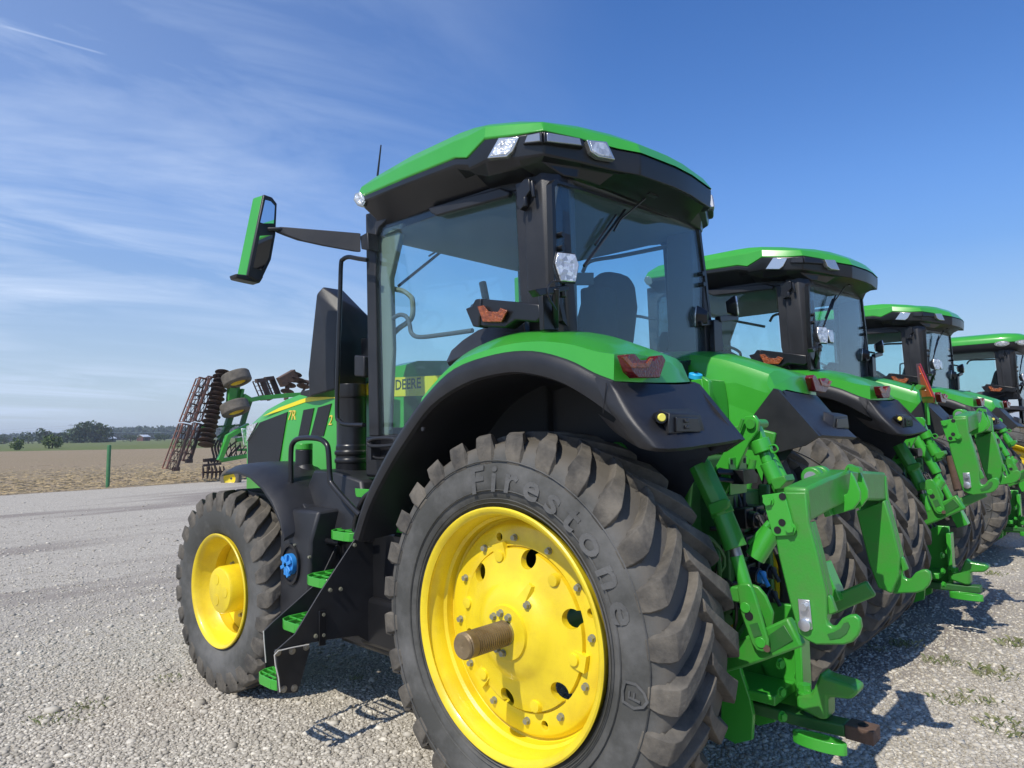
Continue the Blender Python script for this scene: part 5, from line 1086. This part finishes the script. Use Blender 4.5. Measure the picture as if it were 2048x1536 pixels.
# ------------------------------------------------------------------ far background
def leafmat(name, c1, c2):
    mt = bpy.data.materials.new(name); mt.use_nodes = True; t = mt.node_tree; p = t.nodes['Principled BSDF']; p.inputs['Roughness'].default_value = .8; p.inputs['Specular IOR Level'].default_value = .15
    g = nd('ShaderNodeNewGeometry', t); mx = nd('ShaderNodeMix', t, data_type='RGBA'); t.links.new(g.outputs['Random Per Island'], mx.inputs[0]); mx.inputs[6].default_value = (*c1, 1); mx.inputs[7].default_value = (*c2, 1)
    t.links.new(mx.outputs[2], p.inputs['Base Color']); M[name] = mt
leafmat('leaves', (.040, .068, .030), (.075, .105, .05)); leafmat('hazed_leaves', (.05, .075, .055), (.075, .10, .075)); leafmat('leaves_pale', (.07, .11, .04), (.12, .16, .06)); leafmat('weed_leaf', (.13, .17, .06), (.30, .29, .16))  # far wood: bluish distance haze is mixed into the leaf colour
def crown_pts(c, rx, rz, n, s, lobes=9):
    C0 = np.array(c); L_ = []
    for i in range(lobes):
        d = rng.normal(size=3); d /= np.linalg.norm(d); L_.append((C0 + d*np.array([rx, rx, rz])*.58, rng.uniform(.38, .58)))
    vs = []
    for i in range(n):
        lc, lr = L_[i % lobes]; d = rng.normal(size=3); d /= np.linalg.norm(d)
        p = lc + d*np.array([rx, rx, rz])*lr*rng.uniform(.75, 1.08)
        a = rng.normal(size=3); a /= np.linalg.norm(a); b = np.cross(a, rng.normal(size=3)); b /= np.linalg.norm(b); ss = s*rng.uniform(.6, 1.3)
        vs.append([p-a*ss, p+b*ss*.7, p+a*ss, p-b*ss*.7])
    return vs
def addq(mb, vs):
    for q in vs: mb.add(q, [(0, 1, 2, 3)])
def farpt(px, D): 
    d = CW + (px-1024)/CF*CR + .0*CU; d = Vector((d.x, d.y, 0)).normalized(); return Vector((CC.x, CC.y, 0)) + d*D
def tree(px, D, h, w, label, mt='leaves', n=420, trunk=.25, kind='tree', grp=None):
    p = farpt(px, D); t = empty(kind, p); lab(t, label, 'bush' if kind == 'bush' else 'tree', grp)
    b = MB().tube([(0, 0, -.3), (0, 0, h*.35), (w*.05, 0, h*.7)], [w*.045, w*.03, w*.015], 7)
    for k in range(5): a = k*1.3; b.tube([(0, 0, h*(.25+.07*k)), (math.cos(a)*w*.25, math.sin(a)*w*.25, h*(.5+.07*k))], [w*.02, w*.008], 5)
    b.build('trunk', 'bark', t)
    c = MB(); addq(c, crown_pts((0, 0, h*.47), w*.62, h*.53, int(n*1.5), h*.07)); c.build('crown', mt, t, smooth=0)
T = [(95, 430, 8.6, 7.5, 'round dark tree standing up above the far hedge line left of the woodland', 500),
     (118, 440, 6, 8, 'low far tree between the round tree and the woodland', 300), (60, 460, 6.5, 9, 'dark clump tree at the left end of the far hedge line', 360), (12, 480, 5.5, 9, 'leftmost low tree on the far hedge line', 300),
     (138, 430, 7.5, 9, 'first tree of the woodland corner beside the pylon', 420), (152, 420, 9, 10, 'second tree of the woodland corner, right in front of the pylon', 460), (170, 420, 10.2, 12, 'tall bushy tree in the middle of the woodland corner', 520),
     (188, 425, 10.6, 12, 'tallest broad tree of the woodland corner', 520), (205, 430, 9.8, 10, 'last tree of the woodland corner, left of the grey shed', 460),
     (263, 450, 4.2, 9, 'dark bushy tree between the two far farm buildings', 360), (317, 460, 4.6, 5, 'small round tree right of the red far barn', 260), (331, 455, 4.4, 5, 'small round tree near the folded disc machine', 260)]
for px, D, h, w, l, n in T: tree(px, D, h, w, l, n=n, grp='far trees beyond the meadow')
tree(38, 168, 2.6, 2.2, 'sparse young tree in the green meadow at the far left', 'leaves_pale', 260, 0, 'bush'); tree(108, 182, 3.6, 3.4, 'wider young tree in the green meadow left of the post', 'leaves_pale', 340, 0, 'bush'); tree(119, 186, 2.2, 1.8, 'low shrub touching the wider young meadow tree', 'leaves_pale', 180, 0, 'bush')
wd = MB()
for i in range(620):
    px = rng.uniform(-120, 480); D = rng.uniform(900, 1000)
    if px < 195: D = rng.uniform(1150, 1250); h = rng.uniform(8, 12)
    else: h = rng.uniform(12, 16.5)
    p = farpt(px, D); addq(wd, crown_pts((p.x, p.y, h*.5), rng.uniform(9, 16), h*.50, 60, 1.9, 5))
lab(wd.build('far_woodland', 'hazed_leaves', smooth=0), 'long flat dark belt of far woodland on the horizon', 'woodland', kind='stuff')
def barn(px, D, w, d, h, r, label, wall, roofm):
    p = farpt(px, D); t = empty('barn', p); t.rotation_euler = (0, 0, math.atan2(-CW.x, CW.y)*0+.6); lab(t, label, 'barn')
    b = MB(); b.b2(-d/2, d/2, -w/2, w/2, 0, h); b.prism([(-d/2, -w/2, h), (d/2, -w/2, h), (0, -w/2, h+r)], (0, w, 0)); b.build('wall', wall, t, smooth=0)
    b = MB(); b.prism([(-d/2-.4, -w/2-.3, h-.1), (0, -w/2-.3, h+r+.15), (d/2+.4, -w/2-.3, h-.1), (d/2+.4, -w/2-.3, h+.15), (0, -w/2-.3, h+r+.4), (-d/2-.4, -w/2-.3, h+.15)], (0, w+.6, 0)); b.build('roof', roofm, t, smooth=0)
    MB().b2(-d/2-.06, -d/2, -w*.15, w*.15, 0, h*.8).build('door', 'dark_void', t, smooth=0)
barn(221, 470, 6, 4, 1.9, .9, 'small grey shed on the far edge of the meadow', 'grey_plastic', 'roof_metal')
barn(289, 520, 7, 4.5, 2.6, 1.1, 'low red-brown barn with pale roof by the far woodland', 'wood_wall', 'roof_metal')
def pylon(px, D, H, label):
    p = farpt(px, D); t = empty('pylon', p); t.rotation_euler = (0, 0, -.5); lab(t, label, 'pylon')
    a = MB()
    for s in (1, -1):
        for e in (1, -1): a.tube([(0, s*H*.16+e*H*.05, 0), (0, s*H*.13, H*.62), (0, s*H*.17, H*.92)], .22, 4); a.tube([(e*1.2, s*H*.15, 0), (0, s*H*.13, H*.62)], .2, 4)
        for k in range(6): a.tube([(0, s*H*.16-H*.045, H*.1*k), (0, s*H*.16+H*.04, H*.1*(k+1))], .13, 4); a.tube([(0, s*H*.16+H*.045, H*.1*k), (0, s*H*.16-H*.04, H*.1*(k+1))], .13, 4)
        a.tube([(0, s*H*.17, H*.92), (0, s*H*.13, H)], .25, 4)
    a.tube([(0, -H*.30, H*.88), (0, H*.30, H*.88)], .3, 4); a.tube([(0, -H*.30, H*.88), (0, -H*.17, H*.94), (0, 0, H*.88), (0, H*.17, H*.94), (0, H*.30, H*.88)], .2, 4); a.tube([(0, -H*.13, H*.62), (0, 0, H*.88), (0, H*.13, H*.62)], .22, 4)
    a.build('frame', 'pylon_steel', t, smooth=0)
pylon(150, 1300, 27, 'lattice power pylon rising behind the woodland corner'); pylon(467, 1500, 30, 'second power pylon, seen between the arms of the folded disc machine')
p0 = farpt(150, 1300); w_ = MB()
for dz in (23.5, 20): w_.tube([farpt(-700, 1700)+Vector((0, 0, 24)), farpt(-180, 1450)+Vector((0, 0, dz-12)), p0+Vector((0, 0, dz))], .12, 4)
lab(w_.build('power_line', 'pylon_steel', smooth=0), 'thin power cables hanging from the pylon towards the left', 'cable')
w_ = MB().tube(smoothpath([farpt(186, 420)+Vector((0, 0, 7)), farpt(260, 500)+Vector((0, 0, 5.4)), farpt(520, 700)+Vector((0, 0, 7))], 8), .09, 4)
lab(w_.build('power_line', 'roof_metal', smooth=0), 'pale cable sagging in front of the far woodland', 'cable')
# green steel post at the edge of the yard
b0 = A(215, 975, Z=0); b0.z = 0; t = empty('steel_post', b0); lab(t, 'round green steel post at the edge of the gravel yard', 'post')
MB().tube([(0, 0, -.1), (0, -.03, 1.62)], .072, 24).build('post', 'post_paint', t); MB().tube([(0, -.03, 1.62), (0, -.03, 1.66), (0, -.03, 1.67)], [.072, .066, .03], 24).build('cap', 'post_paint', t)
# ------------------------------------------------------------------ weeds and straw
def weeds(name, cx, r, n, hgt, mt, label, cat='weeds'):
    a = MB()
    for i in range(n):
        an = random.uniform(0, 2*PI); rr = r*random.random()**.5; p = Vector((cx[0]+math.cos(an)*rr, cx[1]+math.sin(an)*rr*.6, 0)); h = hgt*random.uniform(.4, 1); l = random.uniform(0, 2*PI); w = .004+.006*random.random()
        t = Vector((math.cos(l), math.sin(l), 0)); s_ = t.cross(Vector((0, 0, 1)))*w; a.add([p-s_, p+s_, p+t*h*.5+s_*.7+Vector((0, 0, h*.7)), p+t*h*1.0+Vector((0, 0, h*.75))], [(0, 1, 2, 3)])
    lab(a.build(name, mt, smooth=0), label, cat, kind='stuff')
a_ = [((182, 1412), .13, 60, .07), ((92, 1442), .12, 60, .07), ((335, 1360), .10, 40, .06), ((1810, 1290), .12, 60, .10), ((1880, 1325), .12, 60, .10), ((1990, 1350), .14, 60, .12), ((1760, 1300), .08, 30, .07), ((1900, 1400), .12, 50, .08), ((2020, 1460), .15, 60, .10), ((1960, 1400), .12, 40, .09), ((713, 1358), .05, 22, .06), ((1990, 1150), .10, 40, .1), ((1950, 1180), .10, 40, .1), ((150, 1440), .1, 30, .05), ((2030, 1290), .12, 50, .12)]
wb = MB()
for (x, y), r, n, h in a_:
    p = A(x, y, Z=0)
    for i in range(n):
        an = random.uniform(0, 2*PI); rr = r*1.1*random.random()**.5; q = Vector((p.x+math.cos(an)*rr, p.y+math.sin(an)*rr, 0)); hh = h*.62*random.uniform(.3, 1); l = random.uniform(0, 2*PI); w = .0012+.0016*random.random()
        t = Vector((math.cos(l), math.sin(l), 0)); s_ = t.cross(Vector((0, 0, 1)))*w; wb.add([q-s_, q+s_, q+t*hh*.4+s_*.7+Vector((0, 0, hh*.7)), q+t*hh*.9+Vector((0, 0, hh*.75))], [(0, 1, 2, 3)])
lab(wb.build('ground_weeds', 'weed_leaf', smooth=0), 'small tufts of green weeds growing through the gravel', 'weeds', kind='stuff')
st = MB()
for i in range(9000):
    x = 27.2 + abs(random.gauss(0, 1))*9; y = random.uniform(-22, 8)
    l = random.uniform(0, PI); h = random.uniform(.03, .10); t = Vector((math.cos(l), math.sin(l), 0))*.5*random.uniform(.08, .3); c = Vector((x, y, .01+h*random.random())); s_ = Vector((0, 0, .012))
    st.add([c-t, c+t, c+t+s_, c-t+s_*2], [(0, 1, 2, 3)])
lab(st.build('straw_residue', 'straw', smooth=0), 'loose straw and corn stubble lying on the bare field', 'straw', kind='stuff')
# ------------------------------------------------------------------ folded disc machine
DM = empty('disc_harrow'); lab(DM, 'folded disc harrow with rusty rolling baskets raised upright at the edge of the field', 'disc harrow')
XD = 28.0
def D_(x, y, X=XD): return A(x, y, X=X)
def frame(p0, p1, q0, q1, X, n, mt, name, core=True):
    a = MB(); P0, P1, Q0, Q1 = D_(*p0, X), D_(*p1, X), D_(*q0, X), D_(*q1, X)
    bar(a, [P0, P1], .07, .07, (1, 0, 0)); bar(a, [Q0, Q1], .05, .05, (1, 0, 0)); bar(a, [P0+Vector((.45, 0, 0)), P1+Vector((.45, 0, 0))], .05, .05, (1, 0, 0))
    for i in range(n+1):
        t = i/n; u = P0.lerp(P1, t); v = Q0.lerp(Q1, t); bar(a, [u, v], .03, .03, (1, 0, 0)); bar(a, [u, u+Vector((.45, 0, 0))], .03, .03, (0, 0, 1))
    o = a.build(name, mt, DM)
    if core:
        b = MB(); c0 = (P0+Q0)/2+Vector((.2, 0, 0)); c1 = (P1+Q1)/2+Vector((.2, 0, 0)); ax = (c1-c0).normalized(); e1 = ax.orthogonal().normalized(); e2 = ax.cross(e1)
        for k in range(7):
            pts = [c0.lerp(c1, j/10)+(e1*math.cos(2*PI*k/7+j*.35)+e2*math.sin(2*PI*k/7+j*.35))*.17 for j in range(11)]; b.tube(pts, .016, 4)
        for j in range(6): c = c0.lerp(c1, j/5); b.tube([c-ax*.008, c+ax*.008], .17, 14)
        b.build('rolling_basket', 'disc_steel', DM)
    return o
frame((401, 756), (367, 843), (418, 756), (386, 843), XD, 6, 'rust_frame', 'basket_frame'); frame((422, 753), (390, 841), (432, 754), (403, 842), XD+.5, 5, 'rust_frame', 'basket_frame')
frame((366, 847), (333, 937), (381, 850), (354, 940), XD, 6, 'rust_frame', 'basket_frame'); frame((394, 846), (366, 921), (403, 848), (379, 923), XD+.5, 5, 'rust_frame', 'basket_frame')
bar_ = MB(); bar(bar_, [D_(403, 848, XD+.3), D_(379, 924, XD+.3)], .12, .12, (1, 0, 0)); bar(bar_, [D_(381, 850, XD-.1), D_(353, 940, XD-.1)], .09, .09, (1, 0, 0)); bar_.box(D_(352, 938), (.2, .25, .16)).box(D_(378, 922), (.2, .25, .16)); bar_.build('basket_beam', 'disc_steel', DM)
def disc(c, ax, r, par=DM, nm='disc'):
    ax = Vector(ax).normalized(); c = Vector(c); r_ = []
    a = MB(); e1 = ax.orthogonal().normalized(); e2 = ax.cross(e1)
    prof = [(.0, .01), (.005, r*.35), (.03, r*.7), (.075, r)]
    rr = [[c+ax*y+(e1*math.cos(2*PI*j/24)+e2*math.sin(2*PI*j/24))*q for j in range(24)] for y, q in prof]+[[c+ax*(y+.008)+(e1*math.cos(2*PI*j/24)+e2*math.sin(2*PI*j/24))*q for j in range(24)] for y, q in prof[::-1]]
    return a.loft(rr).build(nm, 'disc_steel', par)
g0, g1 = D_(444, 748, XD+.4), D_(410, 893, XD-.3); axg = (g0-g1).normalized()
for k in range(17): disc(g0.lerp(g1, k/16)+Vector((0, (.03 if k % 2 else -.03), 0)), axg+Vector((.10, .05, 0)), .335)
MB().tube([g0, g1], .06, 10).build('gang_shaft', 'rust', DM)
a = MB(); bar(a, [g0+Vector((.3, -.3, 0)), g1+Vector((.3, -.35, 0))], .13, .13, (1, 0, 0)); a.build('gang_beam', 'disc_steel', DM)
def smallwheel(c, ax, R, w, name='transport_wheel', rimr=.55):
    ax = Vector(ax).normalized(); c = Vector(c); e1 = ax.orthogonal().normalized(); e2 = ax.cross(e1)
    def L_(prof, seg=40): 
        rr = [[c+ax*y+(e1*math.cos(2*PI*j/seg)+e2*math.sin(2*PI*j/seg))*r for y, r in prof] for j in range(seg)]; rr.append(rr[0]); return MB().loft(rr, True, False)
    h = w/2; rm = L_([(-h*.7, R*rimr), (-h*.75, R*(rimr-.03)), (-h*.2, R*.45), (-h*.25, R*.12), (-h*.1, R*.12), (0, R*.42), (h*.7, R*(rimr-.03)), (h*.75, R*rimr)]).build(name, 'yellow_paint', DM, smooth=50)
    prof = [(-h*.7, R*rimr), (-h, R*.62), (-h*1.02, R*.8), (-h*.9, R*.95), (-h*.7, R)]
    ws = [-.62, -.58, -.33, -.29, -.03, .03, .29, .33, .58, .62]
    for i, u in enumerate(ws): prof.append((h*u, R*(.965 if i % 2 == 0 and False else 1)))
    prof += [(h*.7, R), (h*.9, R*.95), (h*1.02, R*.8), (h, R*.62), (h*.7, R*rimr)]
    L_(prof).build('tyre', 'field_tyre', rm, smooth=50)
smallwheel(D_(473, 757, XD-.4), (.38, .20, 1), .62, .52); smallwheel(D_(470, 816, XD-.4), (.38, .18, 1), .62, .52); smallwheel(D_(462, 957, XD-2.0), (-.8, 1, .0), .42, .28, rimr=.68)
gp = MB(); bar(gp, [D_(464, 776), D_(462, 806)], .35, .3, (1, 0, 0)); bar(gp, [D_(484, 778), D_(478, 808)], .12, .3, (1, 0, 0)); bar(gp, [D_(475, 770, XD+.1), D_(476, 810, XD+.1)], .2, .1, (1, 0, 0)); gp.build('wheel_carrier', 'green_cast', DM, bevel=.01)
gp = MB(); bar(gp, [D_(484, 792), D_(500, 800), D_(520, 796), D_(572, 791), D_(600, 789)], .2, [.5, .35, .25, .25, .25], (1, 0, 0)); gp.build('wing_arm', 'green_paint', DM, bevel=.01)
gp = MB(); bar(gp, [D_(463, 825, XD+.5), D_(452, 860, XD+.5), D_(440, 884, XD+.5)], .25, .25, (1, 0, 0)); bar(gp, [D_(500, 800, XD+.4), D_(490, 830, XD+.4), D_(478, 872, XD+.4)], .2, .2, (1, 0, 0)); gp.build('wing_frame', 'green_dull', DM, bevel=.01)
gp = MB(); bar(gp, [D_(497, 850, XD-.5), D_(456, 873, XD-.5), D_(439, 921, XD-.5)], .2, [.2, .28, .24], (1, 0, 0)); gp.build('hitch_frame', 'green_paint', DM, bevel=.01)
gp = MB(); bar(gp, [D_(440, 921), D_(497, 911)], .2, .18, (0, 0, 1)); bar(gp, [D_(472, 880), D_(500, 876)], .2, .18, (0, 0, 1)); bar(gp, [D_(470, 900, XD+1), D_(500, 899, XD+1)], .15, .12, (0, 0, 1)); gp.build('main_frame', 'green_paint', DM, bevel=.01)
MB().tube([D_(403, 855), D_(479, 850)], .035, 6).tube([D_(434, 875), D_(470, 850)], .05, 6).build('hydraulic_pipe', 'green_dull', DM)
gp = MB()
for x in (430, 436, 442): gp.tube(smoothpath([D_(x, 880), D_(x-6, 895), D_(x-2, 915), D_(x-8, 925)]), .05, 6)
gp.tube([D_(445, 905), D_(470, 885), D_(497, 868)], .04, 6).tube([D_(452, 920), D_(480, 890)], .04, 6); gp.build('shank', 'disc_steel', DM)
gp = MB(); bar(gp, [D_(407, 921), D_(440, 918)], .14, .14, (0, 0, 1)); bar(gp, [D_(406, 931, XD-.5), D_(442, 927, XD-.5)], .1, .1, (0, 0, 1)); bar(gp, [D_(416, 920), D_(419, 940)], .06, .06, (1, 0, 0)); bar(gp, [D_(428, 920), D_(431, 940)], .06, .06, (1, 0, 0)); gp.build('gang_frame', 'disc_steel', DM)
for x in (409, 418, 427, 435, 443, 451): disc(D_(x, 945, XD-.6), (.35, 1, 0), .30)
gp = MB(); gp.tube([D_(404, 945, XD-.6), D_(456, 943, XD-.6)], .04, 8); gp.build('gang_shaft', 'rust', DM)
for (a0, a1, b0, b1) in (((514, 762), (530, 800), (524, 760), (540, 800)), ((532, 758), (548, 796), (543, 756), (558, 793))):
    frame(a0, a1, b0, b1, XD+2.5, 4, 'disc_steel', 'basket_frame', False); q = MB(); bar(q, [D_(*b0, XD+2.6), D_(*b1, XD+2.6)], .22, .22, (1, 0, 0)); bar(q, [D_(a0[0]-2, a0[1], XD+2.5), D_(b0[0]+3, b0[1], XD+2.5)], .25, .2, (0, 0, 1)); q.build('basket_beam', 'disc_steel', DM)
q = MB(); bar(q, [D_(560, 765, XD+2), D_(590, 748, XD+2)], .5, .4, (1, 0, 0)); q.tube([D_(575, 770, XD+2), D_(572, 800, XD+2)], .12, 8); q.tube([D_(595, 760, XD+2), D_(620, 765, XD+2)], .1, 8); q.tube([D_(600, 790, XD+2), D_(622, 760, XD+2)], .06, 6); q.build('gang_frame', 'rust', DM)
for (x, y) in ((590, 752), (585, 762), (578, 773), (598, 764), (606, 775), (574, 786)): disc(D_(x, y, XD+2), (.25, -.35, 1), .34)
for k in range(6):
    x = 430+k*10; MB().tube(smoothpath([D_(x, 885), D_(x+5, 905+random.random()*10), D_(x+14, 900), D_(x+22, 890)]), .025, 5).build('hydraulic_hose', 'black_smooth', DM)

# ------------------------------------------------------------------ summer haze
hz = MB().b2(-3050, 5100, -6100, 4100, -1.5, 36); o = hz.build('haze', 'dark_void', smooth=0); lab(o, 'thin summer haze over the flat fields', 'haze', kind='stuff')
mt = bpy.data.materials.new('haze'); mt.use_nodes = True; t = mt.node_tree; t.nodes.remove(t.nodes['Principled BSDF'])
pv = nd('ShaderNodeVolumePrincipled', t); pv.inputs['Density'].default_value = .0003; pv.inputs['Color'].default_value = (.82, .9, 1, 1); t.links.new(pv.outputs[0], t.nodes['Material Output'].inputs['Volume'])
o.data.materials.clear(); o.data.materials.append(mt)
